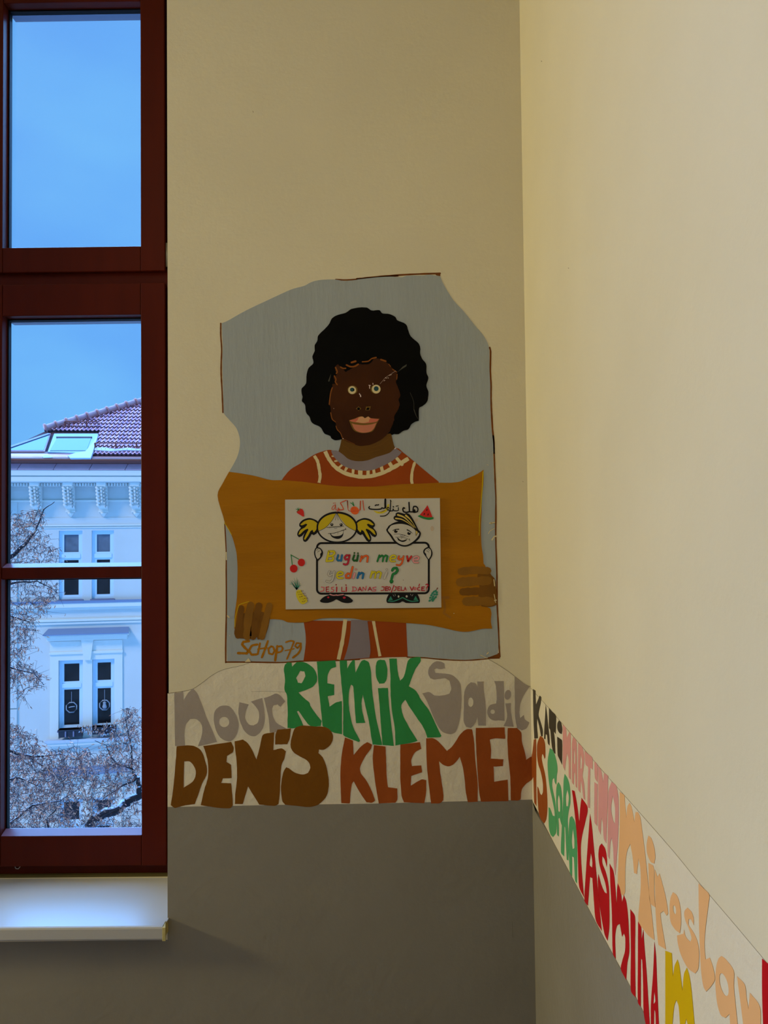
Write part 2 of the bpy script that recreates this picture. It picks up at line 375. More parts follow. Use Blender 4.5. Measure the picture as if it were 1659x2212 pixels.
q = Paint('back'); q.poly([(-2540, 1788), (-575, 1757), (-575, 2486), (-2540, 2505)], 'dado_grey', 1, sm=False); q.build('grey_dado', wall_back)
q = Paint('back'); q.line(bandtop[:9], 0.9, 'crack', 1.6, w1=0.5); q.build('paint_ridge', wall_back); q = Paint('back'); q.line(bandtop[12:], 0.7, 'crack', 1.6); q.build('paint_ridge', wall_back)
q = Paint('back'); q.line(b1(760, 372, 900, 368, 1060, 375), 0.4, 'crack', 1.5); q.build('paint_ridge', wall_back)
q = Paint('right')
top = [(crn(1484)+0.3, 1486), (1155, 1496), (1180, 1523), (1214.7, 1563), (1260, 1616), (1300, 1663), (1341, 1709), (1395, 1770), (1457, 1841), (1510, 1906), (1580, 1988), (1644, 2064), (1700, 2132)]
bot = [(1540, 2506), (1401.6, 2207.6), (1300, 2016), (1240, 1902), (1190, 1808), (crn(1731)+0.3, 1731)]
q.poly(top+bot, 'band_wall', 1, corner=35); q.build('cream_band', wall_right)
bw = [on_x(*p) for p in bot[::-1]]; yl, zl = bw[-1].y, bw[-1].z
q = MB(); q.face([(-TK, p.y, p.z) for p in bw]+[(-TK, -5.19, zl), (-TK, -5.19, -0.099), (-TK, bw[0].y, -0.099)], 'dado_grey'); q.build('grey_dado', wall_right, fix=False)
tw_ = on_x(*top[-1]); q = MB(); q.face([(-TK, tw_.y, tw_.z), (-TK, -5.19, tw_.z), (-TK, -5.19, zl), (-TK, yl, zl)], 'band_wall'); q.build('cream_band', wall_right, fix=False)
q = Paint('right'); q.line(top, 0.5, 'crack', 1.4); q.build('paint_ridge', wall_right); q = Paint('right'); q.line(bot, 0.7, 'crack', 1.4); q.build('paint_ridge', wall_right)
# small nicks in the plaster
for pl, pts, pw in (('right', [(1169.7, 132), (1170.8, 132.6)], 1.4), ('right', [(1228, 579), (1229, 579.5)], 1.2), ('back', [(546, 240), (547, 243)], .8), ('back', [(1129.5, 1040), (1130, 1041)], 1.0), ('back', [(1106, 1990), (1108, 2025)], .5)):
    q = Paint(pl); q.line(pts, pw, 'crack', 1.5, sm=False); q.build('wall_nick', wall_back if pl == 'back' else wall_right)

# --- the mural
mur = empty('wall_mural', on_y(780, 1425)); tag(mur, 'painted mural of a curly haired figure in orange holding an ochre sheet', 'mural')
for seg, ww in ((cA(70, 492, 70, 600, 78, 720, 74, 850, 74, 950, 82, 1100, 90, 1290), 3.2), (cT(1440, 885, 1450, 930, 1447, 1150, 1455, 1300, 1455, 1450, 1462, 1620, 1472, 1800, 1486, 1930, 1490, 2074), 3.6),
                (cR(1262, 0, 1270, 150, 1279, 380, 1286, 600, 1288, 780, 1286, 990, 1292, 1150, 1298, 1350, 1300, 1600, 1310, 1800, 1318, 2000, 1326, 2115), 3.4), (cR(1326, 2118, 1190, 2138, 990, 2152, 760, 2142, 600, 2127, 440, 2120), 2.6),
                (cL(1400, 2142, 1200, 2152, 880, 2158, 650, 2172, 350, 2168, 122, 2168), 3.0), (cL(122, 2172, 122, 2000, 128, 1700, 128, 1300, 128, 1100, 115, 850), 3.2), (cT(-50, 116, 0, 113, 140, 97, 370, 78, 600, 64, 885, 55), 3.6), (cA(1100, 100, 1200, 103, 1350, 92, 1500, 78, 1659, 66), 3.2)):
    q = Paint('back', 0.15); q.line(seg, ww, 'p_brownedge', 1.5); q.build('brown_edge', mur)
q = Paint('back', 0.15); q.poly(cT(830, 55, 886, 52, 888, 85, 840, 75), 'p_brownedge', 1.7); q.build('brown_edge', mur); q = Paint('back'); q.poly(cR(1240, 2100, 1318, 2080, 1326, 2135, 1200, 2138), 'p_brownedge', 1.4)
q.build('brown_edge', mur)
bgp = (cA(80, 490, 130, 470, 235, 410, 330, 360, 490, 285, 640, 215, 720, 182, 820, 155, 870, 128, 930, 108, 1010, 100, 1100, 100, 1180, 112, 1290, 102)
       + cT(-40, 124, 100, 108, 200, 98, 330, 92, 420, 96, 460, 98, 520, 82, 700, 78, 760, 70, 850, 82, 885, 88)
       + cT(915, 160, 960, 240, 1010, 320, 1050, 375, 1120, 450, 1190, 530, 1280, 645, 1370, 750, 1425, 860, 1434, 960, 1438, 1150, 1446, 1300, 1446, 1450, 1450, 1600, 1458, 1800, 1476, 1930, 1482, 2060)
       + cR(1258, 150, 1268, 380, 1282, 600, 1278, 780, 1280, 990, 1284, 1150, 1290, 1350, 1290, 1600, 1302, 1800, 1312, 2000, 1305, 2090, 1190, 2128, 990, 2145, 760, 2133, 600, 2120, 440, 2112)
       + cL(1300, 2138, 1200, 2145, 880, 2150, 650, 2163, 350, 2160, 138, 2160, 133, 2000, 136, 1700, 134, 1300, 132, 1100, 120, 870, 105, 790)
       + cL(60, 575, 155, 352, 190, 290, 235, 200, 256, 114) + cA(240, 1520, 210, 1430, 150, 1360, 100, 1300, 96, 1250, 90, 1000, 86, 800, 90, 700))
q = Paint('back'); q.poly(bgp, 'p_lightblue', 2, corner=40); q.build('background_field', mur)
q = Paint('back', 0.12)
q.poly(cL(660, 425, 740, 330, 850, 262, 960, 190, 1050, 155, 1130, 142)+cF(700, 1380)+cR(340, 125, 400, 165, 520, 262, 600, 330, 742, 445, 740, 490)+cL(1200, 530, 650, 470), 'p_orange', 3); q.build('sweater', mur)
q = Paint('back', 0.12); q.poly(cL(865, 1770, 885, 1900, 885, 2010, 865, 2157, 1180, 2147, 1380, 2140)+cR(250, 2122, 445, 2118, 430, 1780), 'p_orange', 3, corner=30)
sw = q.build('sweater', mur)
q = Paint('back', 0.1)
tr_ = lambda: Paint('back', 0.1)
q.line(cF(345, 1300, 390, 1390, 460, 1480, 560, 1550, 680, 1590, 800, 1605, 920, 1590, 1050, 1550, 1200, 1470, 1340, 1385), 8.2, 'p_cream', 4, caps=False); q.build('cream_trim', sw)
for a, ww in (((430, 1358, 452, 1358), 18), ((462, 1417, 488, 1413), 20), ((515, 1490, 545, 1465), 26), ((588, 1522, 606, 1490), 30), ((678, 1560, 680, 1520), 32), ((765, 1585, 765, 1530), 50), ((858, 1585, 858, 1530), 40), ((932, 1575, 924, 1518), 34), ((1032, 1550, 1015, 1482), 44), ((1150, 1500, 1115, 1440), 44), ((1262, 1455, 1205, 1388), 42)):
    q = tr_(); q.line(cF(*a), ww/5.53, 'p_cream', 4.3, sm=False); q.build('stitch', sw)
q = tr_(); q.line(cF(215, 1352, 255, 1420, 275, 1520, 285, 1600, 272, 1675), 6.6, 'p_cream', 4, caps=False); q.build('cream_trim', sw); q = tr_(); q.line(cF(1412, 1440, 1385, 1540, 1377, 1640, 1385, 1685), 6.0, 'p_cream', 4); q.build('cream_trim', sw)
q = tr_(); q.line(cL(1265, 1760, 1240, 1950, 1200, 2143), 8.2, 'p_cream', 4, caps=False); q.build('cream_trim', sw); q = tr_(); q.line(cR(118, 1775, 140, 1900, 180, 2112), 6.2, 'p_cream', 4, caps=False)
q.build('cream_trim', sw)
q = Paint('back', 0.1)
q.poly(cF(415, 1290, 480, 1290, 510, 1300, 560, 1320, 800, 1330, 1100, 1290, 1180, 1265, 1260, 1310, 1215, 1360, 1120, 1430, 1000, 1490, 900, 1525, 780, 1530, 660, 1510, 560, 1470, 490, 1410, 440, 1350), 'p_lav', 4.6); q.build('lavender_shirt', mur)
q = Paint('back', 0.1); q.poly(cL(1320, 1765, 1312, 1900, 1285, 2040, 1252, 2145)+cR(80, 2125, 90, 2050, 75, 1900, 60, 1765), 'p_lav', 4.6)
q.build('lavender_shirt', mur)
q = Paint('back', 0.1); q.poly(cF(545, 1130, 530, 1210, 505, 1300, 560, 1340, 620, 1390, 700, 1415, 780, 1418, 860, 1405, 950, 1370, 1110, 1320, 1180, 1260, 1160, 1200, 1140, 1110, 1125, 1020, 850, 1000), 'p_neck', 5)
for l in ((560, 1230, 700, 1300, 850, 1310, 1000, 1280), (600, 1270, 720, 1340, 880, 1335), (900, 1260, 1030, 1210, 1120, 1130)): q.line(cF(*l), .6, 'p_hand2', 5.4)
q.build('neck', mur)
q = Paint('back', 0.2)
q.poly(cA(1160, 1530, 1100, 1540, 1062, 1522, 1050, 1500, 1000, 1480, 960, 1420, 890, 1385, 865, 1330, 835, 1290, 825, 1220, 798, 1190, 803, 1150, 795, 1120, 797, 1075, 835, 1030, 840, 950, 860, 890, 900, 850, 892, 790, 912, 740, 912, 690, 935, 650, 945, 600, 1000, 545, 1040, 500, 1065, 450, 1110, 420, 1190, 398, 1240, 365, 1310, 350)
       + cT(0, 437, 65, 440, 120, 472, 205, 468, 240, 505, 320, 512, 385, 545, 405, 580, 500, 625, 530, 700, 560, 765, 640, 835, 663, 890, 663, 960, 690, 1020, 730, 1075, 732, 1165, 753, 1230, 730, 1310, 752, 1375, 752, 1430, 738, 1495, 690, 1540, 650, 1565, 648, 1705, 600, 1720, 560, 1750, 530, 1800, 470, 1820, 420, 1855, 370, 1855, 345, 1865, 325, 1850), 'p_black', 6, corner=70)
hair = q.build('curly_hair', mur)
q = Paint('back'); q.poly(cF(1210, 355, 1270, 290, 1320, 260, 1315, 285, 1250, 325), 'p_grey', 6.6, sm=False); q.build('scuff', hair); q = Paint('back'); q.line(cF(1360, 600, 1400, 700, 1405, 790), .7, 'p_grey', 6.6); q.build('scuff', hair); q = Paint('back'); q.line(cF(1405, 800, 1430, 870, 1462, 925), 1.6, 'p_grey', 6.6, w1=.4); q.build('scuff', hair); q = Paint('back'); q.line(cF(390, 460, 415, 380), 3, 'p_grey', 6.6, w1=.5)
q.build('scuff', hair)
q = Paint('back', 0.35)
fo = cF(960, 190, 1010, 200, 1070, 235, 1110, 265, 1150, 310, 1200, 370, 1210, 420, 1190, 470, 1215, 540, 1235, 590, 1243, 640, 1220, 680, 1235, 740, 1215, 800, 1170, 880, 1170, 920, 1150, 980, 1125, 1040, 1120, 1060, 1050, 1130, 960, 1190, 860, 1225, 760, 1235, 690, 1215, 560, 1155, 530, 1080, 480, 1030, 470, 960, 430, 920, 415, 850, 410, 770, 395, 740, 410, 640, 410, 600, 430, 540, 430, 500, 470, 490, 445, 410, 480, 390, 490, 360, 465, 330, 475, 280, 500, 262, 540, 300, 590, 355, 640, 325, 700, 290, 740, 262, 800, 262, 860, 262, 900, 235, 930, 190)
q.poly(fo, 'p_face', 7); face = q.build('face', mur)
q = Paint('back', 0.3)
for l, ww in (((395, 740, 405, 650, 415, 590, 432, 540), 2.4), ((412, 840, 430, 915, 470, 950), 2), ((475, 1000, 490, 1040, 530, 1085, 555, 1150), 1.6), ((455, 400, 475, 440, 465, 470, 490, 505), 2.6), ((470, 300, 490, 350, 480, 370), 3), ((530, 295, 560, 310, 590, 310), 3), ((600, 270, 650, 290, 700, 285, 740, 262), 3.4), ((660, 240, 710, 225), 3.8), ((790, 232, 860, 225, 900, 195, 955, 180), 2.6), ((1010, 205, 1070, 225), 3.2), ((1105, 260, 1125, 285), 1.8), ((1150, 320, 1200, 355), 2), ((1205, 380, 1200, 440), 1.6), ((700, 1215, 600, 1170, 560, 1150), .8)):
    q = Paint('back', 0.3); q.line(cF(*l), ww, 'p_facefringe', 7.6); q.build('fringe_stroke', face)
for k, (ax, ay, cxx, cyy, r, px_, py_, pr) in enumerate(((672, 568, 668, 570, 47, 668, 565, 26), (948, 560, 955, 558, 52, 955, 553, 29))):
    q = Paint('back', 0.1); q.disc(cF(ax, ay)[0], 60/5.53, 'p_olive', 8, 24, 53/5.53); q.disc(cF(cxx, cyy)[0], r/5.53, 'p_cream', 8.5, 24); q.build('eye', face)
    q = Paint('back', 0.1); q.disc(cF(px_, py_)[0], pr/5.53, 'p_pupil', 9, 18, 24/5.53 if k == 0 else None)
    if k == 0: q.poly(cF(680, 545, 698, 568, 680, 588), 'p_pupil', 9, sm=False)
    q.build('pupil', face)
q = Paint('back'); q.poly(cF(713, 790, 745, 764, 777, 790, 745, 818), 'p_olive', 8, sm=False); q.disc(cF(745, 793)[0], 17/5.53, 'p_black', 8.5); q.build('nostril', face)
q = Paint('back'); q.poly(cF(833, 767, 890, 763, 877, 811, 825, 811), 'p_olive', 8, sm=False); q.poly(cF(845, 780, 876, 778, 868, 806, 833, 806), 'p_black', 8.5, sm=False); q.build('nostril', face)
q = Paint('back'); q.poly(cF(630, 930, 700, 908, 750, 886, 790, 882, 820, 902, 860, 880, 890, 902, 996, 912, 965, 965, 930, 1040, 900, 1068, 800, 1084, 720, 1068, 680, 1040, 650, 980), 'p_olive', 8)
q.poly(cF(636, 930, 700, 913, 750, 892, 790, 887, 820, 907, 860, 886, 890, 906, 988, 916, 955, 948, 880, 960, 800, 966, 720, 956, 655, 944), 'p_lip', 8.5)
q.poly(cF(745, 896, 790, 887, 820, 907, 860, 886, 885, 903, 872, 925, 868, 948, 800, 962, 710, 948, 735, 925), 'p_lip2', 9)
q.poly(cF(662, 965, 700, 978, 800, 988, 900, 978, 958, 960, 925, 1030, 880, 1066, 800, 1078, 730, 1062, 692, 1030), 'p_liplow', 8.5); q.build('lips', face)
q = Paint('back', 0.2)
for l, ww in (((868, 512, 885, 515), 1.6), ((876, 520, 876, 550), 1.6), ((915, 488, 918, 503), 1.5), ((755, 612, 757, 622), 1.8), ((767, 628, 770, 648), 2), ((1068, 422, 1075, 428), 1.5), ((1092, 424, 1100, 426), 1.2), ((1108, 395, 1138, 385), .8), ((1046, 460, 1060, 452), .9), ((1000, 497, 1060, 425, 1110, 390, 1190, 340), .35), ((448, 790, 450, 790), 1.2), ((558, 1148, 562, 1150), 1.6), ((1175, 1270, 1190, 1258), 1.8)):
    q = Paint('back', 0.2); q.line(cF(*l), ww, 'p_chip', 9, sm=False); q.build('paint_chip', face)
q = Paint('back', 0.12)
q.poly(cL(155, 350, 260, 365, 400, 390, 550, 428, 660, 430, 850, 445, 1000, 465, 1120, 480, 1250, 490, 1400, 492) + cR(60, 492, 150, 490, 250, 480, 400, 468, 600, 462, 740, 455, 850, 455, 940, 445, 1000, 420, 1070, 390, 1120, 365, 1170, 330, 1170, 440, 1155, 600, 1150, 760, 1145, 900, 1150, 1050, 1165, 1150, 1170, 1225, 1188, 1252, 1190, 1400, 1200, 1640, 1235, 1655, 1245, 1700, 1240, 1780, 1252, 1848, 1160, 1850, 1020, 1878, 920, 1872, 780, 1840, 620, 1810, 430, 1795, 200, 1780, 20, 1768)
       + cL(1330, 1750, 1050, 1750, 900, 1785, 840, 1790, 720, 1788, 660, 1765, 545, 1760, 400, 1800, 205, 1850, 210, 1700, 230, 1550, 235, 1400, 235, 1250, 225, 1120, 200, 1020, 180, 960, 120, 850, 100, 780, 45, 575, 100, 450), 'p_ochre', 6)
bn = q.build('ochre_sheet', mur)
q = Paint('back', 0.1); q.line(cR(1165, 350, 1150, 600, 1132, 800, 1128, 960), 1.8, 'p_yellowline', 6.5, w1=1); q.build('yellow_edge', bn); q = Paint('back'); q.line(cL(110, 835, 150, 900, 178, 950), 1.2, 'p_yellowline', 6.5); q.build('yellow_edge', bn); q = Paint('back'); q.line(cL(212, 1830, 215, 1740, 250, 1620, 300, 1602, 345, 1590), 1.0, 'p_yellowline', 6.5)
q.build('yellow_edge', bn)
q = Paint('back', 0.1); q.line(cR(780, 1550, 832, 1552), 6, 'p_smudge', 6.5, sm=False); q.build('sheet_smudge', bn); q = Paint('back'); q.line(cR(790, 1570, 800, 1650, 790, 1700, 850, 1740), 5, 'p_smudge', 6.4)
q.build('sheet_smudge', bn)
hl = Paint('back', 0.1); hl.poly(cL(205, 1895, 222, 1800, 245, 1740, 300, 1700, 400, 1690, 480, 1690, 548, 1740, 525, 1850, 490, 1945, 430, 1952, 420, 1930, 390, 1947, 330, 1947, 230, 1938), 'p_hand2', 7)
hl = hl.build('painted_hand', mur)
for a, ww, mn in (((240, 1915, 258, 1760, 272, 1652), 58, 'p_hand2'), ((330, 1925, 338, 1760, 362, 1625), 72, 'p_hand'), ((385, 1925, 412, 1760, 440, 1628), 64, 'p_hand2'), ((470, 1925, 505, 1770, 540, 1630), 64, 'p_hand')):
    q = Paint('back', 0.1); q.line(cL(*a), ww/4.4235, mn, 8); q.build('finger', hl)
hr = Paint('back', 0.1); hr.poly(cR(1130, 1262, 1215, 1262, 1240, 1330, 1280, 1380, 1290, 1480, 1298, 1620, 1230, 1642, 1150, 1636, 1120, 1550, 1130, 1450, 1110, 1360), 'p_hand2', 7)
hr = hr.build('painted_hand', mur)
for a, ww, mn in (((1210, 1295, 1080, 1290, 955, 1302), 70, 'p_hand'), ((1210, 1390, 1080, 1395, 945, 1405), 84, 'p_hand'), ((1240, 1482, 1100, 1490, 972, 1496), 72, 'p_hand2'), ((1240, 1590, 1120, 1585, 1005, 1588), 84, 'p_hand')):
    q = Paint('back', 0.1); q.line(cR(*a), ww/4.4235, mn, 8); q.build('finger', hr)
sg = []
for a, ww in (((345, 1968, 290, 1975, 278, 2000, 310, 2035, 340, 2062, 325, 2085, 240, 2082), 19), ((425, 2000, 372, 2012, 345, 2060, 370, 2098, 418, 2095), 17), ((450, 1990, 440, 2040, 428, 2090), 16), ((525, 1968, 500, 2040, 468, 2122), 17), ((430, 2045, 515, 2030), 12), ((555, 2018, 530, 2040, 535, 2085, 570, 2095, 590, 2060, 575, 2025, 555, 2018), 15),
              ((615, 2015, 605, 2080, 595, 2152), 18), ((610, 2022, 655, 2015, 668, 2040, 650, 2068, 610, 2078), 14), ((698, 1978, 740, 1965, 775, 1970, 745, 2050, 708, 2138), 13), ((690, 2058, 735, 2050, 775, 2040), 9), ((840, 1990, 800, 1985, 785, 2015, 810, 2035, 840, 1995), 13), ((840, 1990, 838, 2040, 815, 2085, 765, 2125), 16)):
    sg.append((cL(*a), ww*1.25/4.4235))
SG = Paint('back', .1); SG.line(sg[0][0], sg[0][1], 'p_ochre', 3); SG = SG.build('artist_signature', mur)
for grp in ((1,), (2, 3, 4), (5,), (6, 7), (8, 9), (10, 11)):
    q = Paint('back', 0.15)
    for k in grp: q.line(sg[k][0], sg[k][1], 'p_ochre', 3+0.01*k)
    q.build('letter', SG)
q = Paint('back', 0.3)   # cream drips on the right edge of the mural and by the hand
for a, ww in (((1225, 842, 1275, 835), 2.2), ((1240, 830, 1250, 850), 1.5), ((1215, 940, 1230, 915, 1275, 890), 1.5), ((1250, 1000, 1270, 970, 1290, 965), 3), ((1200, 280, 1215, 288), 1), ((1195, 1890, 1205, 1920), 0.1), ((1200, 2090, 1215, 2075), 2), ((1140, 2100, 1200, 2130), 1.4), ((1268, 1380, 1275, 1440), 1.8), ((1270, 1520, 1285, 1600), 1.4), ((1275, 1580, 1290, 1575), 2.4), ((885, 1703, 888, 1703), 1.5), ((128, 1120, 130, 1190), 2.2), ((140, 1725, 155, 1740), 3), ((160, 1915, 163, 1917), 1.3)):
    q = Paint('back', 0.3); q.line((cR if not (a[0] < 200) else cL)(*a), ww, 'p_cream', 8.6, sm=False); q.build('paint_drip', mur)
q = Paint('back', 0.3); q.poly(cL(305, 2168, 340, 2128, 362, 2165), 'p_cream', 4); q.build('paint_drip', mur)

# --- painted lettering on the band
def word(name_label, group_letters, mn, plane='back', wob=0.22):
    word.h = getattr(word, 'h', 2.1)+0.07
    allp = [p for g in group_letters for lp in g for p in (lp[0] if isinstance(lp, list) and isinstance(lp[0], list) else lp)]
    p0 = max(allp, key=lambda t: t[1]); e = empty('painted_word', PLANES[plane][0](*p0)); tag(e, name_label, 'lettering')
    for g in group_letters:
        q = Paint(plane, wob)
        for lp in g: q.poly(lp, mn, word.h, corner=48)
        q.build('letter', e)
    return e
word('mauve painted lettering on the upper left of the cream band, beside the window', [
    [b1(105, 377, 140, 380, 180, 370, 184, 447, 220, 385, 265, 345, 300, 385, 340, 480, 375, 580, 420, 680, 470, 800, 380, 822, 305, 838, 335, 760, 345, 690, 330, 640, 290, 605, 240, 605, 205, 650, 192, 720, 195, 835, 112, 835, 108, 600)],
    [[b1(520, 490, 580, 500, 630, 570, 655, 650, 640, 730, 600, 785, 560, 795, 500, 765, 460, 700, 442, 610, 450, 540, 480, 505), b1(*ell(530, 630, 43, 44))]],
    [b1(660, 462, 740, 480, 715, 540, 710, 600, 740, 650, 780, 660, 820, 630, 828, 550, 800, 500, 760, 455, 855, 425, 872, 520, 875, 620, 850, 700, 800, 748, 750, 745, 700, 700, 665, 620, 652, 540)],
    [b1(870, 425, 920, 410, 970, 388, 1010, 405, 1050, 455, 1010, 500, 985, 480, 950, 490, 940, 520, 950, 590, 980, 640, 1060, 685, 960, 718, 920, 720, 910, 600, 890, 510)]], 'l_mauve')
word('tall green painted lettering touching the lower edge of the mural', [
    [[b1(1050, 140, 1075, 120, 1105, 125, 1110, 158, 1150, 118, 1220, 122, 1290, 170, 1320, 230, 1318, 290, 1270, 340, 1165, 378, 1215, 430, 1255, 460, 1270, 500, 1320, 570, 1362, 620, 1355, 665, 1280, 668, 1240, 640, 1165, 535, 1150, 540, 1190, 620, 1205, 660, 1120, 685, 1070, 680, 1072, 540, 1065, 400, 1045, 350, 1050, 270, 1040, 180), b1(1180, 195, 1215, 200, 1222, 240, 1190, 300, 1160, 295, 1145, 255)]],
    [b1(1320, 115, 1480, 105, 1485, 160, 1440, 180, 1415, 230, 1410, 300, 1470, 310, 1470, 400, 1415, 410, 1430, 500, 1480, 465, 1535, 452, 1535, 735, 1450, 715, 1370, 665, 1360, 560, 1345, 420, 1330, 250, 1325, 150)],
    [b1(1515, 105, 1578, 106)+b2(38, 165, 75, 105, 100, 95, 105, 200, 150, 110, 180, 95, 215, 120, 232, 200, 240, 330, 255, 450, 280, 600, 320, 770, 320, 790, 245, 785, 230, 700, 215, 600, 185, 470, 165, 380, 155, 450, 165, 530, 185, 608, 110, 612, 100, 500, 95, 400, 85, 310, 70, 297, 55, 340, 50, 440, 60, 530, 85, 640, 140, 750, 135, 765, 20, 720)+b1(1545, 740, 1545, 600, 1545, 450, 1530, 300)],
    [b2(300, 95, 345, 98, 365, 170, 360, 250, 340, 285, 300, 290, 275, 240, 270, 160, 280, 110), b2(287, 325, 370, 325, 378, 450, 395, 600, 418, 795, 325, 790, 320, 720, 310, 600, 300, 450)],
    [b2(380, 85, 442, 85, 445, 150, 455, 220, 470, 265, 500, 230, 530, 110, 560, 80, 635, 72, 635, 110, 600, 160, 565, 240, 540, 310, 600, 350, 640, 420, 700, 500, 740, 580, 805, 715, 790, 725, 690, 730, 660, 650, 600, 560, 540, 470, 510, 420, 480, 465, 490, 540, 540, 640, 610, 755, 560, 770, 430, 792, 425, 650, 400, 500, 390, 350, 390, 250)]], 'l_green', wob=0.3)
word('mauve painted lettering on the upper band between the tall green word and the corner', [
    [b2(835, 165, 830, 125, 790, 107, 745, 115, 705, 160, 698, 210, 715, 245, 750, 255, 830, 245, 870, 265, 885, 330, 870, 370, 820, 385, 750, 385, 705, 358, 650, 368, 690, 440, 740, 560, 780, 640, 820, 685, 880, 700, 920, 680, 945, 620, 960, 540, 968, 420, 960, 300, 930, 250, 880, 215, 800, 205, 755, 200, 748, 175, 765, 165, 790, 172)],
    [[b2(1045, 278, 1080, 285, 1098, 310, 1096, 272, 1150, 272, 1150, 340, 1165, 460, 1168, 632, 1105, 630, 1098, 560, 1080, 610, 1045, 650, 1005, 640, 985, 590, 988, 480, 990, 370, 1010, 310), b2(*ell(1043, 440, 22, 38))]],
    [[b2(1235, 268, 1312, 268, 1315, 400, 1318, 592, 1270, 588, 1225, 588, 1190, 560, 1178, 510, 1200, 465, 1250, 450, 1255, 400, 1248, 310), b2(*ell(1222, 518, 18, 18))]],
    [b2(*ell(1345, 380, 26, 40, rot=.2)), b2(1325, 450, 1370, 447, 1370, 520, 1393, 640, 1310, 635, 1340, 560)],
    [b2(1400, 228, 1460, 275, 1510, 305, 1525, 312, 1490, 360, 1450, 440, 1440, 520, 1445, 570, 1475, 545, 1485, 580, 1522, 605, 1500, 650, 1460, 670, 1420, 650, 1405, 560, 1402, 400)]], 'l_mauve')
word('dark brown painted lettering at the lower left of the cream band', [
    [[b1(125, 838, 200, 830, 270, 835, 330, 870, 365, 950, 385, 1060, 340, 1160, 310, 1250, 280, 1330, 180, 1345, 110, 1365, 75, 1340, 95, 1200, 110, 1050, 120, 930), b1(190, 965, 240, 970, 280, 1020, 288, 1080, 260, 1140, 185, 1190)]],
    [b1(352, 835, 590, 800, 612, 850, 605, 890, 555, 920, 550, 970, 590, 995, 595, 1108, 520, 1112, 505, 1150, 590, 1152, 600, 1250, 605, 1340, 580, 1365, 480, 1362, 330, 1340, 360, 1210, 390, 1110, 395, 1000, 375, 900)],
    [b1(620, 795, 690, 780, 730, 810, 770, 870, 805, 950, 830, 860, 855, 750, 880, 730, 958, 718, 950, 870, 1020, 855, 1057, 880, 1045, 940, 1020, 1000, 1010, 1130, 1005, 1240, 995, 1330, 960, 1345, 830, 1335, 790, 1270, 735, 1180, 710, 1260, 690, 1330, 622, 1330, 625, 1250, 640, 1100, 635, 950, 625, 870)],
    [b1(985, 695, 1100, 685, 1090, 770, 1070, 820, 965, 822, 968, 740)],
    [b1(1150, 672, 1210, 660, 1300, 668, 1390, 672, 1440, 705, 1460, 760, 1440, 820, 1385, 865, 1340, 865, 1335, 895, 1370, 930, 1400, 1000, 1420, 1100, 1422, 1180, 1405, 1260, 1340, 1330, 1260, 1355, 1140, 1345, 1050, 1335, 1025, 1300, 1015, 1180, 1035, 1060, 1060, 1015, 1090, 1030, 1130, 1060, 1200, 1078, 1245, 1065, 1265, 1020, 1245, 965, 1180, 925, 1130, 895, 1100, 850, 1100, 790, 1125, 700)]], 'l_brown')
rw = word('rust orange painted lettering on the lower band running round the wall corner', [
    [b2(20, 728, 85, 752, 90, 870, 150, 800, 200, 765, 240, 785, 230, 820, 180, 890, 145, 965, 150, 1020, 195, 1080, 240, 1170, 265, 1240, 240, 1258, 195, 1255, 150, 1190, 90, 1085, 75, 1110, 65, 1180, 60, 1260)+b1(1600, 1325, 1530, 1322, 1525, 1200, 1522, 1050, 1535, 900)],
    [b2(255, 790, 350, 800, 355, 920, 360, 1050, 370, 1132, 445, 1142, 447, 1230, 430, 1258, 295, 1265, 280, 1180, 260, 1050, 245, 900)],
    [b2(470, 785, 630, 765, 640, 820, 590, 850, 560, 910, 565, 960, 640, 955, 648, 1010, 560, 1040, 555, 1120, 640, 1070, 682, 1075, 680, 1180, 665, 1262, 500, 1255, 480, 1200, 470, 1050, 470, 900)],
    [b2(680, 735, 740, 735, 790, 770, 850, 838, 900, 790, 960, 700, 1010, 660, 1055, 662, 1070, 750, 1080, 900, 1100, 1100, 1100, 1250, 1020, 1255, 1005, 1180, 985, 1000, 955, 885, 910, 940, 865, 962, 820, 950, 785, 920, 795, 1010, 820, 1180, 820, 1240, 790, 1262, 720, 1265, 710, 1180, 690, 1000, 682, 850)],
    [b2(1085, 650, 1320, 645, 1325, 738, 1240, 735, 1198, 745, 1210, 830, 1205, 900, 1310, 905, 1305, 960, 1230, 965, 1235, 1088, 1345, 1070, 1350, 1245, 1125, 1250, 1110, 1150, 1095, 950, 1085, 750)],
    [b2(1345, 650, 1420, 650, 1455, 690, 1460, 760, 1485, 850, 1495, 910, 1520, 892)+[(crn(1634)-.3, 1634), (crn(1684)-.3, 1684)]+b2(1500, 1100, 1460, 1150, 1450, 1230, 1430, 1240, 1370, 1240, 1365, 1050, 1350, 900, 1342, 750)]], 'l_rust')
for lp in ([(crn(1633)+.3, 1633)]+r1(90, 780, 105, 655, 125, 645, 128, 700, 128, 1000, 130, 1290, 108, 1250, 100, 1010)+[(crn(1684)+.3, 1683)],
           r1(165, 618, 195, 640, 213, 700, 215, 820, 207, 838, 195, 800, 185, 790, 180, 830, 190, 890, 215, 1000, 230, 1150, 235, 1300, 225, 1410, 205, 1455, 170, 1410, 150, 1340, 140, 1200, 138, 1100, 150, 1120, 165, 1170, 180, 1185, 192, 1150, 190, 1060, 170, 960, 145, 880, 135, 780, 138, 690)):
    q = Paint('right'); q.poly(lp, 'l_rust', word.h); q.build('letter', rw)
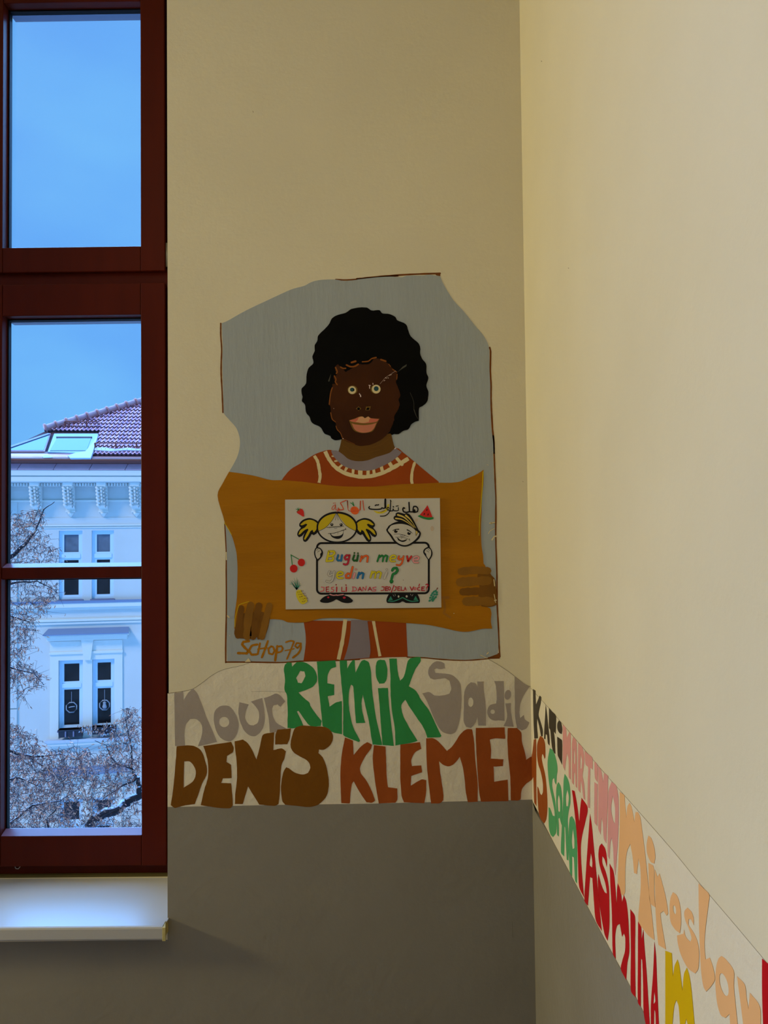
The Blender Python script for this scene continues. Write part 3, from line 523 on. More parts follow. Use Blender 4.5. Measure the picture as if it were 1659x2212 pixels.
word('charcoal painted lettering on the side wall right beside the corner', [
    [r1(97, 170, 120, 185, 125, 320, 150, 260, 160, 232, 175, 250, 170, 310, 150, 410, 165, 470, 190, 560, 190, 620, 175, 625, 155, 520, 137, 450, 135, 520, 145, 640, 110, 645, 103, 500, 98, 300)],
    [r1(218, 320, 228, 380, 240, 500, 255, 640, 255, 710, 240, 690, 232, 610, 218, 600, 215, 650, 203, 645, 205, 560, 212, 440)],
    [r1(250, 350, 280, 385, 315, 425, 317, 510, 314, 600, 296, 575, 305, 650, 312, 790, 290, 770, 275, 700, 262, 560, 250, 540)],
    [r1(330, 500, 345, 470, 365, 490, 377, 550, 372, 600, 350, 590, 330, 550), r1(328, 625, 350, 640, 375, 665, 375, 895, 350, 840, 333, 800)]], 'l_dark', 'right', 0)
word('light green painted lettering on the side wall below the charcoal word', [
    [r1(258, 735, 290, 760, 320, 850, 332, 940, 325, 1000, 320, 1085, 305, 1060, 300, 1020, 285, 1035, 280, 1090, 290, 1150, 310, 1250, 320, 1400, 318, 1540, 290, 1585, 265, 1560, 248, 1480, 246, 1300, 260, 1310, 285, 1380, 305, 1385, 300, 1320, 280, 1220, 255, 1100, 240, 960, 238, 850)],
    [[r1(340, 1060, 362, 1100, 373, 1180, 378, 1300, 372, 1470, 362, 1440, 352, 1400, 340, 1410, 345, 1500, 343, 1580, 328, 1560, 322, 1400, 318, 1170, 325, 1090), r1(342, 1175, 356, 1240, 356, 1340, 345, 1345, 338, 1330, 333, 1240)]],
    [[r1(400, 980, 430, 1030, 450, 1110, 455, 1250, 440, 1330, 430, 1420, 434, 1520, 440, 1660, 435, 1810, 420, 1800, 412, 1640, 405, 1500, 397, 1480, 398, 1620, 395, 1770, 365, 1730, 372, 1500, 385, 1250, 390, 1050), r1(425, 1130, 440, 1200, 432, 1290, 415, 1290, 412, 1200)]],
    [[r1(450, 1400, 470, 1385, 495, 1430, 512, 1520, 520, 1700, 518, 2030, 500, 2000, 492, 1850, 488, 1780, 470, 1770, 472, 1850, 470, 1960, 450, 1920, 440, 1700, 440, 1500), r1(478, 1500, 492, 1600, 493, 1690, 475, 1700, 468, 1620)]]], 'l_green2', 'right', 0)
word('pink painted lettering on the upper band of the side wall', [
    [r1(383, 510, 412, 545, 420, 640, 432, 610, 445, 580, 458, 600, 458, 760, 457, 1035, 440, 1010, 438, 850, 422, 780, 410, 880, 402, 950, 384, 900, 382, 700)],
    [[r1(478, 630, 505, 650, 515, 700, 518, 900, 518, 1115, 505, 1100, 500, 980, 490, 960, 488, 1085, 470, 1060, 470, 850, 470, 700), r1(489, 740, 499, 800, 499, 890, 487, 880)]],
    [[r1(530, 685, 570, 730, 588, 830, 580, 930, 572, 1000, 585, 1070, 597, 1230, 580, 1215, 566, 1100, 553, 1040, 550, 1160, 530, 1130, 528, 900), r1(552, 790, 566, 850, 562, 930, 549, 930)]],
    [r1(590, 760, 630, 795, 665, 830, 668, 940, 645, 920, 642, 1050, 642, 1310, 618, 1300, 622, 1050, 625, 920, 600, 890)],
    [r1(685, 860, 715, 900, 715, 1060, 690, 1020), r1(685, 1060, 715, 1080, 712, 1480, 685, 1440)],
    [r1(722, 905, 750, 950, 768, 1060, 778, 970, 815, 1000, 812, 1250, 798, 1645, 775, 1600, 765, 1450, 752, 1400, 745, 1560, 722, 1500, 722, 1200)],
    [[r1(850, 1055, 895, 1100, 915, 1220, 915, 1500, 900, 1760, 885, 1950, 872, 1860, 864, 1680, 850, 1590, 838, 1640, 830, 1795, 812, 1760, 815, 1400, 820, 1150), r1(860, 1190, 882, 1300, 882, 1460, 862, 1420, 845, 1310)]]], 'l_pink', 'right', 0)
word('sandy tan painted lettering along the top of the side wall band', [
    [r2(393, 40, 435, 70, 440, 150, 452, 265, 460, 170, 478, 135, 495, 170, 520, 300, 530, 215, 550, 215, 570, 260, 590, 400, 615, 600, 640, 850, 670, 1100, 692, 1310, 640, 1270, 600, 1220, 555, 1150, 565, 980, 575, 850, 572, 700, 555, 610, 541, 745, 518, 735, 505, 600, 485, 485, 455, 560, 442, 700, 440, 900, 425, 930, 380, 880, 385, 600, 395, 300)],
    [r2(640, 415, 665, 440, 690, 520, 698, 600, 690, 655, 660, 640, 630, 570, 625, 490), r2(640, 650, 680, 670, 690, 720, 690, 900, 700, 1030, 655, 990, 645, 850)],
    [r2(695, 705, 718, 770, 735, 740, 760, 830, 790, 950, 808, 1080, 795, 1100, 770, 1060, 742, 1080, 750, 1150, 790, 1390, 725, 1350, 710, 1200, 700, 1000)],
    [[r2(850, 900, 885, 930, 912, 1020, 920, 1150, 910, 1250, 870, 1220, 830, 1150, 822, 1030, 830, 950), r2(*ell(865, 1050, 12, 38, rot=-.15))]],
    [r2(950, 1060, 975, 1032, 1010, 1070, 1028, 1130, 1028, 1180, 1005, 1130, 985, 1130, 985, 1180, 1030, 1250, 1065, 1340, 1075, 1450, 1065, 1560, 1040, 1595, 980, 1550, 925, 1450, 895, 1350, 885, 1270, 940, 1255, 945, 1220, 960, 1280, 1000, 1325, 1010, 1290, 990, 1220, 960, 1150, 948, 1100)],
    [r2(1070, 825, 1115, 870, 1160, 920, 1155, 1000, 1130, 1200, 1120, 1350, 1130, 1475, 1165, 1460, 1190, 1530, 1210, 1640, 1180, 1700, 1135, 1750, 1110, 1700, 1090, 1550, 1075, 1200)],
    [[r2(1265, 1445, 1300, 1470, 1370, 1570, 1372, 1700, 1385, 1850, 1410, 2090, 1345, 2090, 1335, 1940, 1300, 1975, 1260, 1950, 1230, 1850, 1215, 1700, 1220, 1550, 1240, 1470), r2(*ell(1288, 1690, 33, 100, rot=-.25))]],
    [r2(1400, 1620, 1465, 1690, 1480, 1800, 1498, 1900, 1510, 1760, 1595, 1880, 1600, 2090, 1460, 2090, 1430, 1850)]], 'l_tan', 'right', 0)
word('crimson painted lettering along the lower band of the side wall, above the grey dado', [
    [r1(470, 1135, 495, 1145, 520, 1280, 540, 1445, 550, 1300, 562, 1210, 620, 1305, 600, 1430, 570, 1560, 555, 1680, 560, 1850, 585, 2160, 540, 2060, 530, 1900, 520, 1600, 490, 1300)],
    [[r2(140, 230, 155, 330, 175, 540, 200, 800, 240, 1230, 190, 1140, 175, 1000, 160, 780, 140, 770, 130, 900, 122, 1015, 92, 970, 100, 800, 120, 500), r2(148, 560, 160, 640, 158, 690, 136, 665)]],
    [r2(240, 483, 270, 530, 285, 620, 283, 685, 265, 620, 245, 590, 245, 650, 275, 730, 300, 850, 305, 1000, 305, 1200, 290, 1315, 265, 1260, 235, 1100, 215, 950, 207, 800, 212, 745, 235, 830, 265, 900, 285, 910, 270, 820, 230, 700, 212, 600, 220, 510)],
    [r2(308, 655, 340, 720, 355, 840, 368, 1010, 372, 870, 378, 820, 400, 880, 414, 985, 430, 925, 450, 980, 465, 1100, 475, 1300, 475, 1420, 460, 1500, 450, 1650, 405, 1560, 415, 1490, 440, 1400, 442, 1290, 430, 1250, 415, 1280, 395, 1170, 370, 1190, 355, 1280, 360, 1470, 335, 1420, 328, 1100, 315, 850)],
    [r2(485, 1045, 525, 1110, 525, 1400, 530, 1800, 490, 1740, 490, 1400)],
    [r2(552, 1150, 578, 1200, 580, 1310, 597, 1220, 605, 1350, 625, 1600, 655, 2090, 630, 2070, 600, 1930, 595, 1700, 587, 1480, 576, 1470, 575, 1880, 550, 1840, 550, 1500)],
    [[r2(692, 1325, 705, 1450, 715, 1700, 732, 2090, 705, 2090, 700, 1930, 690, 1900, 685, 2090, 662, 2090, 662, 1850, 680, 1600), r2(690, 1740, 700, 1830, 682, 1860)]]], 'l_red', 'right', 0)
word('yellow painted letter at the bottom of the side wall band', [
    [r2(785, 1400, 840, 1420, 850, 1625, 865, 1530, 890, 1475, 905, 1530, 932, 1745, 945, 1600, 970, 1545, 990, 1610, 1010, 1750, 1040, 2090, 990, 2090, 965, 1980, 940, 2090, 915, 2090, 900, 1880, 880, 1820, 860, 1880, 840, 2090, 785, 2090, 785, 1700)]], 'l_yellow', 'right', 0)
word('red painted letter cut by the right edge of the photo', [
    [r2(1615, 1468, 1640, 1490, 1700, 1560, 1720, 2090, 1625, 2090, 1615, 1750)]], 'l_red', 'right', 0)

# ---------------------------------------------------------------- the taped paper sheet with its drawings
mat('paper', (192, 187, 172), 0.5, 0.25, var=0.025, vs=12, bump=0.05, bs=20)
for n_, c_ in (('k_black', (14, 12, 10)), ('k_hair', (192, 168, 16)), ('k_hair2', (206, 182, 90)), ('k_yellow', (208, 192, 30)), ('k_blue', (36, 110, 160)), ('k_red', (200, 40, 30)), ('k_maroon', (184, 36, 52)), ('k_dgreen', (30, 92, 36)), ('k_green', (36, 124, 60)),
               ('k_orange', (224, 96, 34)), ('k_pink', (220, 150, 148)), ('k_cherry', (196, 32, 22)), ('k_teal', (50, 130, 104)), ('k_ink', (54, 44, 34)), ('k_script', (204, 76, 40)), ('k_crimson', (176, 24, 40)), ('k_pinkred', (208, 84, 92)), ('k_brown', (110, 52, 26)), ('k_smear', (208, 190, 40)), ('k_stain', (190, 170, 146))):
    mat(n_, c_, 0.55, 0.2)
PO = empty('poster', on_y(785, 1315, -0.004)); tag(PO, 'white landscape paper sheet with two cartoon children and fruit doodles on the mural', 'poster')
cs = [(615.9, 1079.2), (950.2, 1075.9), (953.3, 1312.3), (617.1, 1316.3)]
q = MB(); a = [on_y(u, v, -0.0058) for u, v in cs]; b = [p+Vector((0, 0.0035, 0)) for p in a]
q.raw(a+b, [(0,1,2,3), (7,6,5,4)]+[(i, (i+1) % 4, 4+(i+1) % 4, 4+i) for i in range(4)], 'paper'); q.build('paper_sheet', PO)
S8 = 8.195
def art(name, *ops):
    q = Paint('paper')
    for o in ops:
        k = o[0]
        if k == 'P': q.poly(o[1], o[2], o[3], corner=o[4] if len(o) > 4 else 55)
        elif k == 'L': q.line(o[1], o[2]/S8, o[3], o[4], w1=(o[5]/S8 if len(o) > 5 else None), sm=(o[6] if len(o) > 6 else True))
        elif k == 'D': q.disc(o[1][0], o[2]/S8, o[3], o[4], 20, (o[5]/S8 if len(o) > 5 else None))
    return q.build(name, PO)
mir = lambda *p: pL(*[(2100-p[i] if i % 2 == 0 else p[i]) for i in range(len(p))])
# frame of the drawn board
def rrect(x0, y0a, y0b, x1, y1a, y1b, r):
    o = []
    for (cx, cy, a0) in ((x0+r, y0a+r, 180), (x1-r, y0b+r, 270), (x1-r, y1b-r, 0), (x0+r, y1a-r, 90)):
        for k in range(7):
            t = math.radians(a0+k*15); o.append((cx+r*math.cos(t), cy+r*math.sin(t)))
    return o
rr = rrect(684.8, 1173.2, 1172.3, 926.3, 1282.4, 1281.4, 9.5)
q = Paint('paper'); q.line(rr+[rr[0]], 4.4, 'k_black', 1.0, sm=False, caps=False); q.build('board_outline', PO)
ob = (710,545, 620,495, 540,484, 450,513, 390,570, 380,620, 410,655, 360,720, 345,780, 375,825, 430,800, 475,745, 445,830, 455,890, 490,908, 530,880, 600,770, 640,788, 700,740, 720,640)
ib = (702,578, 640,532, 560,514, 470,540, 400,600, 430,612, 500,583, 525,600, 480,650, 400,700, 366,780, 400,767, 470,700, 530,672, 545,690, 500,770, 466,855, 485,870, 540,790, 580,715, 622,692, 625,720, 640,737, 680,690, 698,620)
hs = [(1030,405), (960,530), (850,650), (716,720)]
def arc(cx, cy, rx, ry, a0, a1, n=14): return [c for k in range(n+1) for c in (cx+rx*math.cos(math.radians(a0+(a1-a0)*k/n)), cy+ry*math.sin(math.radians(a0+(a1-a0)*k/n)))]
art('girl_drawing',
    ('P', pL(*ob), 'k_black', 1), ('P', mir(*ob), 'k_black', 1), ('P', pL(*ib), 'k_hair', 1.5), ('P', mir(*ib), 'k_hair', 1.5),
    ('P', pL(*ell(1050, 648, 364, 279, 40)), 'k_black', 2), ('P', pL(*ell(1050, 652, 334, 247, 40)), 'paper', 2.4),
    ('P', pL(*arc(1050, 652, 334, 247, 167, 267), 960,530, 850,650), 'k_hair', 2.8, 40), ('P', mir(*arc(1050, 652, 334, 247, 167, 270), 960,530, 850,650), 'k_hair', 2.8, 40),
    ('L', pL(1030,405, 960,530, 850,650, 716,722), 7, 'k_black', 3.2), ('L', pL(1055,405, 1130,540, 1240,640, 1388,718), 7, 'k_black', 3.2),
    ('L', pL(1045,400, 1020,520), 6, 'k_black', 3.3), ('L', pL(1048,400, 1070,520), 6, 'k_black', 3.3),
    ('D', pL(958,600), 26, 'k_black', 3), ('D', pL(1122,600), 26, 'k_black', 3), ('D', pL(958,592), 9, 'paper', 3.4), ('D', pL(1118,592), 9, 'paper', 3.4),
    ('L', pL(870,652, 1000,636, 1168,628), 8, 'k_black', 3), ('L', pL(905,658, 1020,648, 1130,642), 5, 'k_black', 3), ('L', pL(1000,664, 1025,668, 1052,660), 5, 'k_black', 3),
    ('P', pL(925,762, 960,820, 1040,852, 1110,842, 1155,792, 1170,700, 1100,720), 'k_black', 2.8), ('P', pL(942,764, 1162,706, 1152,758, 1100,795, 1000,805, 960,790), 'paper', 3.1),
    ('L', pL(893,760, 1000,750, 1120,712, 1208,680), 8, 'k_black', 3.3), ('L', pL(1195,662, 1203,690), 8, 'k_black', 3.3), ('L', pL(1065,735, 1065,770), 5, 'k_black', 3.3))
art('girl_shoes', ('P', pL(745,1945, 800,1890, 860,1860, 915,1845, 912,1820, 1172,1820, 1180,1850, 1260,1880, 1332,1940, 1310,1975, 1230,1990, 1140,1975, 1080,1945, 1035,1925, 980,1955, 900,1983, 820,1985, 760,1970), 'k_black', 1.4),
    ('L', pL(925,1835, 980,1850, 1040,1845), 20, 'k_pink', 1.9), ('L', pL(1052,1850, 1160,1838), 20, 'k_pink', 1.9), ('L', pL(950,1845, 1030,1842), 3, 'k_black', 2.2), ('L', pL(1060,1842, 1150,1845), 3, 'k_black', 2.2),
    ('D', pL(895,1888), 20, 'k_maroon', 1.9, 16), ('D', pL(1178,1893), 25, 'k_maroon', 1.9, 19))
art('hand_drawing', ('P', pL(700,1000, 760,1020, 802,1090, 780,1170, 710,1247, 660,1180, 643,1090, 665,1020), 'k_black', 1.4), ('P', pL(700,1020, 730,1025, 760,1050, 775,1090, 752,1120, 750,1170, 708,1212, 675,1160, 665,1090, 680,1035), 'paper', 1.8), ('L', pL(690,1060, 705,1035, 725,1030), 7, 'k_black', 2.2), ('L', pL(707,1088, 725,1068, 750,1065), 7, 'k_black', 2.2))
art('hand_drawing', ('P', pR(1195,985, 1240,1030, 1264,1100, 1250,1170, 1198,1245, 1150,1175, 1100,1095, 1120,1030), 'k_black', 1.4), ('P', pR(1190,1015, 1225,1040, 1240,1100, 1228,1160, 1195,1212, 1160,1160, 1150,1120, 1122,1085, 1140,1045), 'paper', 1.8), ('L', pR(1210,1060, 1195,1035, 1175,1030), 7, 'k_black', 2.2), ('L', pR(1195,1088, 1175,1068, 1150,1065), 7, 'k_black', 2.2))
art('boy_drawing',
    ('P', pR(600,520, 572,490, 585,455, 612,440, 610,405, 650,382, 720,395, 770,412, 800,398, 860,420, 930,520, 990,640, 1020,700, 940,690, 900,660, 780,590, 700,560), 'k_black', 2),
    ('P', pR(490,620, 600,560, 750,538, 880,580, 1000,680, 1050,730, 1058,770, 1030,840, 970,900, 900,950, 820,985, 740,988, 660,960, 580,900, 520,810, 460,730, 443,690, 470,650), 'k_black', 1.8),
    ('P', pR(500,660, 530,620, 600,597, 720,588, 850,620, 940,680, 985,735, 1028,745, 1020,790, 960,865, 890,920, 820,955, 750,962, 670,935, 600,875, 545,790, 480,712, 480,685), 'paper', 2.4),
    ('L', pR(650,428, 760,470, 860,560, 965,668), 34, 'k_hair2', 3, 5), ('L', pR(792,438, 870,510, 972,662), 34, 'k_hair2', 3, 5), ('L', pR(615,490, 720,508, 830,570, 945,662), 28, 'k_hair2', 3, 4),
    ('L', pR(900,560, 975,690), 6, 'k_black', 3.3, 12), ('P', pR(965,700, 1008,735, 970,800), 'k_hair2', 3, 20), ('L', pR(965,700, 970,800, 1010,732), 7, 'k_black', 3.3),
    ('D', pR(615,720), 32, 'k_black', 3, 27), ('D', pR(848,755), 30, 'k_black', 3, 28), ('D', pR(632,700), 12, 'paper', 3.4), ('D', pR(855,738), 10, 'paper', 3.4),
    ('L', pR(560,706, 605,686, 668,682), 9, 'k_black', 3, 18), ('L', pR(905,752, 860,715, 815,692), 7, 'k_black', 3, 20),
    ('L', pR(580,770, 700,770, 840,815), 6, 'k_black', 3), ('L', pR(690,800, 740,812, 780,795), 5, 'k_black', 3), ('L', pR(690,785, 780,785), 5, 'k_black', 3),
    ('P', pR(633,828, 660,880, 730,907, 790,890, 822,852, 780,870, 730,880, 690,868, 655,836), 'k_black', 3, 40), ('L', pR(608,822, 740,825, 862,866), 6, 'k_black', 3.2), ('L', pR(860,848, 858,888), 7, 'k_black', 3.2), ('L', pR(718,830, 715,858), 5, 'k_black', 3.2))
art('boy_shoes', ('P', pR(500,1815, 990,1815, 1028,1890, 1042,1950, 1030,1987, 800,1987, 735,1960, 670,1987, 465,1987, 448,1950, 460,1890), 'k_black', 1.4),
    ('L', pR(480,1950, 560,1958, 650,1930, 735,1890, 820,1935, 900,1958, 1010,1950), 17, 'k_teal', 1.9), ('P', pR(525,1865, 562,1935, 482,1938), 'k_teal', 1.9), ('P', pR(965,1862, 1008,1938, 928,1935), 'k_teal', 1.9),
    ('D', pR(663,1872), 15, 'paper', 1.9, 20), ('D', pR(807,1870), 18, 'paper', 1.9, 20), ('L', pR(565,1840, 585,1870), 5, 'paper', 1.9), ('L', pR(600,1830, 612,1860), 5, 'paper', 1.9), ('L', pR(870,1830, 885,1850), 5, 'paper', 1.9), ('L', pR(920,1835, 900,1865), 5, 'paper', 1.9))
# fruit doodles
art('strawberry_drawing', ('P', pL(330,375, 370,330, 430,320, 460,370, 468,455, 440,455, 400,430, 350,400), 'k_red', 1.5), *[('L', pL(*t), 9, 'k_green', 2) for t in ((320,325, 368,342), (345,305, 366,342), (372,303, 366,342), (400,316, 366,342), (340,372, 368,340), (385,350, 366,338))])
art('cherry_drawing', ('L', pL(235,1133, 258,1310), 15, 'k_green', 1.5), ('L', pL(238,1140, 375,1215), 13, 'k_green', 1.5), ('P', pL(*ell(283, 1378, 68, 70, 14)), 'k_cherry', 1.9), ('P', pL(*ell(418, 1270, 64, 67, 14)), 'k_cherry', 1.9))
art('pineapple_drawing', *[('L', pL(335,1750, *t), 14, 'k_teal', 1.6, 3) for t in ((250,1650, 205,1655), (260,1640, 212,1630), (270,1650, 225,1590), (300,1640, 250,1585), (310,1640, 290,1545), (325,1640, 320,1580), (345,1640, 338,1535), (355,1640, 355,1570), (370,1670, 385,1605), (380,1690, 415,1668), (365,1700, 400,1640))],
    ('P', pL(330,1780, 365,1755, 405,1752, 450,1830, 500,1880, 532,1955, 480,1997, 430,2008, 380,1970, 340,1900, 322,1830), 'k_smear', 2), *[('L', pL(x, y, x+R.uniform(-22, 22), y+R.uniform(8, 20), x+R.uniform(-20, 25), y+R.uniform(5, 28)), 5, 'k_brown', 2.4) for x, y in [(345+i*28+j*22, 1785+j*42-i*6) for j in range(5) for i in range(5) if i < 5-(j == 4)]])
art('orange_drawing', ('P', pL(*ell(1362, 350, 78, 70, 16, rot=.5)), 'k_orange', 1.5), ('L', pL(*ell(1350, 325, 27, 27, 12), 1377, 325), 6, 'k_script', 2), ('L', pL(1290,215, 1320,235, 1345,268), 14, 'k_green', 2), ('L', pL(1328,203, 1338,235, 1350,268), 16, 'k_green', 2), ('D', pL(1410,362), 6, 'k_brown', 2))
art('watermelon_drawing', ('P', pR(1175,256, 1222,360, 1266,472, 1150,470, 1035,430, 1110,345), 'k_red', 1.5, 40), ('P', pR(1037,428, 1150,470, 1280,468, 1284,500, 1200,516, 1090,492, 1000,452), 'k_green', 1.9, 40), *[('L', pR(x, y-12, x-6, y+12), 14, 'k_black', 2.2) for x, y in ((1168,340), (1122,412), (1188,422))])
art('banana_drawing', ('P', pR(470,240, 500,235, 480,330, 400,395, 290,402, 215,350, 330,370, 430,330), 'k_smear', 0.8), *[('L', pR(*t), 5, 'k_brown', 1.2) for t in ((300,380, 350,370, 400,350), (340,385, 390,370, 430,345), (360,370, 420,345))])
art('grapes_drawing', ('L', pR(1352,1725, 1332,1760), 22, 'k_brown', 1.5, 10), *[('P', pR(*ell(x, y, 24, 18, 10, rot=-.6)), 'k_teal', 1.8+0.05*i) for i, (x, y) in enumerate(((1318,1775), (1340,1800), (1290,1788), (1265,1815), (1300,1838), (1340,1838), (1245,1850), (1320,1885), (1272,1880), (1225,1895), (1258,1920), (1290,1915), (1215,1945), (1270,1945)))])
art('stain', ('P', pR(*ell(1258, 670, 30, 46, 14)), 'k_stain', 0.8)); art('stain', ('P', pR(*ell(980, 520, 26, 30, 12)), 'k_stain', 0.8)); art('ink_speck', ('D', pR(748,1582), 6, 'k_brown', 1))
# handwritten arabic lines
art('arabic_lettering', *[('L', pL(*t), ww*1.2, 'k_script', 2.5) for t, ww in (((1508,175, 1515,250, 1530,345), 13), ((1472,180, 1458,220, 1462,300, 1450,345, 1400,362, 1300,366, 1262,355, 1245,330, 1240,250, 1232,175), 9), ((1466,185, 1460,340), 15), ((1234,175, 1242,300), 14),
    ((1212,170, 1160,190, 1108,215, 1140,270, 1168,330, 1120,340, 1075,330), 13), ((1098,335, 1072,300, 1062,340, 1100,345), 8), ((1060,345, 1030,340), 9), ((1022,245, 975,280, 955,325, 985,338, 1012,300, 1022,250, 1030,342), 9), ((985,218, 990,222), 11), ((1012,218, 1020,220), 11))], ('L', pL(1048,378, 1055,355, 1080,352, 1092,375), 7, 'k_script', 2.5))
art('arabic_lettering', *[('L', pR(*t), ww*1.35, 'k_black', 2.8) for t, ww in (((430,155, 428,240, 430,300), 26), ((428,300, 395,312, 370,300, 352,322, 290,330, 200,328, 150,318, 135,298, 150,280), 16), ((250,262, 275,250), 16), ((292,255, 310,245), 14), ((518,168, 530,185), 14), ((525,175, 522,280, 516,365), 13),
    ((500,312, 475,292, 455,318, 470,345, 495,335, 498,380, 450,430, 400,448, 340,450), 12), ((516,358, 560,355, 568,318, 578,352, 640,355, 662,345, 660,298), 12), ((568,282, 575,288), 16), ((622,275, 628,272), 14), ((646,270, 655,268), 14),
    ((848,208, 852,290, 856,370, 800,384, 752,372, 738,330, 752,300, 770,310), 19), ((856,372, 920,376, 922,320, 932,278, 975,280, 1006,320, 998,370, 945,384, 925,355, 945,335, 955,360, 930,382), 17))])
# felt pen words: coloured strokes over an ink outline
def felt(name, strokes, w, mn, dots=()):
    q = Paint('paper')
    for s_ in strokes:
        q.line(s_, (w+7)/S8, 'k_ink', 2.0); q.line(s_, w/S8, mn, 2.6)
    for c_, r_ in dots: q.disc(c_[0], (r_+4)/S8, 'k_ink', 2.0); q.disc(c_[0], r_/S8, mn, 2.6)
    return q.build('letter', PO)
felt('B', [pL(905,1072, 885,1160, 862,1248), pL(905,1075, 990,1072, 1006,1105, 965,1150, 895,1160), pL(960,1160, 985,1190, 970,1235, 862,1248)], 34, 'k_yellow')
felt('u', [pL(1070,1140, 1048,1215, 1068,1238, 1105,1232), pL(1138,1140, 1122,1242)], 30, 'k_blue')
felt('g', [pL(1268,1145, 1215,1142, 1183,1180, 1200,1220, 1248,1210), pL(1272,1140, 1240,1285, 1200,1310, 1168,1298)], 30, 'k_maroon')
felt('u', [pL(1355,1142, 1330,1215, 1350,1240, 1390,1232), pL(1422,1142, 1402,1242)], 30, 'k_dgreen', [(pL(1357,1102), 12), (pL(1420,1106), 12)])
felt('n', [pL(1487,1160, 1462,1250), pR(15,1195, 60,1158, 100,1150, 122,1172, 108,1258)], 30, 'k_orange')
felt('m', [pR(325,1145, 288,1250), pR(330,1175, 370,1145, 400,1165, 382,1250), pR(405,1170, 435,1143, 468,1158, 448,1250)], 28, 'k_green')
felt('e', [pR(525,1205, 600,1195, 615,1160, 575,1143, 530,1165, 512,1215, 535,1252, 600,1250)], 28, 'k_yellow')
felt('y', [pR(672,1160, 655,1205, 685,1222, 722,1200), pR(752,1160, 722,1280, 680,1322, 630,1312)], 28, 'k_orange')
felt('v', [pR(815,1160, 832,1250), pR(890,1162, 832,1250)], 30, 'k_red')
felt('e', [pR(928,1225, 1008,1218, 1022,1180, 985,1160, 935,1182, 912,1228, 938,1268, 1010,1272)], 28, 'k_pink')
felt('y', [pL(915,1425, 892,1480, 920,1508, 962,1480), pL(1000,1430, 970,1575, 920,1620, 862,1600)], 30, 'paper')
felt('e', [pL(1062,1495, 1140,1485, 1155,1452, 1112,1435, 1065,1455, 1047,1510, 1072,1548, 1150,1545)], 30, 'k_yellow')
felt('d', [pL(1325,1350, 1280,1542), pL(1290,1475, 1240,1465, 1205,1500, 1212,1542, 1260,1545)], 32, 'k_orange')
felt('i', [pL(1362,1465, 1338,1545)], 34, 'k_pink', [(pL(1385,1392), 14)])
felt('n', [pL(1440,1450, 1412,1545), pL(1440,1485, 1485,1452, 1518,1468, 1502,1550)], 32, 'k_blue')
felt('m', [pR(195,1430, 165,1540), pR(195,1465, 235,1432, 262,1450, 245,1545), pR(265,1462, 315,1430, 355,1455, 330,1548)], 28, 'k_yellow')
felt('i', [pR(450,1450, 412,1550)], 36, 'paper', [(pR(455,1395), 15)])
felt('?', [pR(552,1412, 575,1375, 630,1368, 648,1412, 605,1462, 565,1480, 540,1562)], 40, 'k_green', [(pR(538,1605), 32)])
q = Paint('paper'); q.line(pR(535,1620, 530,1650), 3, 'k_green', 2.6, w1=.8, sm=False); q.build('question_mark_tail', PO)
def pen(strokes, mn, w=12):
    q = Paint('paper')
    for s_ in strokes: q.line(s_, w*1.2/S8, mn, 2.5, sm=len(s_) > 2)
    return q.build('letter', PO)
D_ = 'k_crimson'; P_ = 'k_pinkred'
pen([pL(770,1705, 822,1712, 815,1770, 755,1785)], P_); pen([pL(858,1705, 860,1786), pL(858,1708, 905,1702), pL(858,1746, 895,1742), pL(860,1788, 908,1785)], D_); pen([pL(990,1705, 950,1715, 955,1742, 995,1758, 985,1785, 940,1790)], P_)
pen([pL(1045,1705, 1042,1785), pL(1032,1664, 1036,1668)], D_, 18); pen([pL(1135,1705, 1132,1782), pL(1132,1782, 1190,1780)], D_); pen([pL(1215,1705, 1213,1780), pL(1207,1669, 1211,1673)], D_, 18)
pen([pL(1332,1705, 1332,1775), pL(1320,1702, 1375,1710, 1400,1745, 1375,1770, 1312,1780)], P_); pen([pL(1420,1775, 1455,1705), pL(1455,1705, 1485,1775), pL(1432,1750, 1478,1750)], D_)
pen([pR(30,1775, 35,1705), pR(35,1705, 82,1765), pR(82,1765, 92,1690)], P_); pen([pR(122,1772, 157,1705), pR(157,1705, 188,1768), pR(135,1748, 182,1745)], D_); pen([pR(265,1705, 208,1715, 215,1740, 262,1750, 255,1775, 198,1777)], P_)
pen([pR(368,1700, 410,1702, 402,1760, 352,1768)], D_); pen([pR(432,1702, 430,1768), pR(432,1702, 470,1700), pR(432,1735, 465,1733), pR(430,1768, 472,1766)], D_, 14); pen([pR(*ell(500, 1730, 20, 28, 10), 520, 1730)], D_, 13); pen([pR(583,1676, 535,1795)], D_, 14)
pen([pR(600,1700, 625,1702, 615,1755, 580,1770)], D_); pen([pR(650,1702, 648,1765), pR(650,1702, 690,1700), pR(650,1733, 682,1732), pR(648,1765, 692,1765)], D_); pen([pR(712,1700, 710,1765), pR(710,1765, 755,1765)], D_); pen([pR(762,1768, 780,1705), pR(780,1705, 800,1765), pR(768,1742, 795,1740)], P_)
pen([pR(868,1700, 900,1765), pR(900,1765, 930,1700)], D_, 14); pen([pR(*ell(955, 1735, 18, 20, 10), 973, 1735)], P_); pen([pR(1038,1708, 1000,1722, 1000,1755, 1042,1762), pR(1035,1652, 1022,1690)], D_, 13); pen([pR(1075,1705, 1072,1768), pR(1075,1705, 1122,1702), pR(1075,1735, 1110,1733), pR(1072,1768, 1125,1768)], D_, 14); pen([pR(1145,1665, 1170,1650, 1188,1675, 1165,1712, 1160,1730), pR(1158,1757, 1162,1757)], D_, 15)

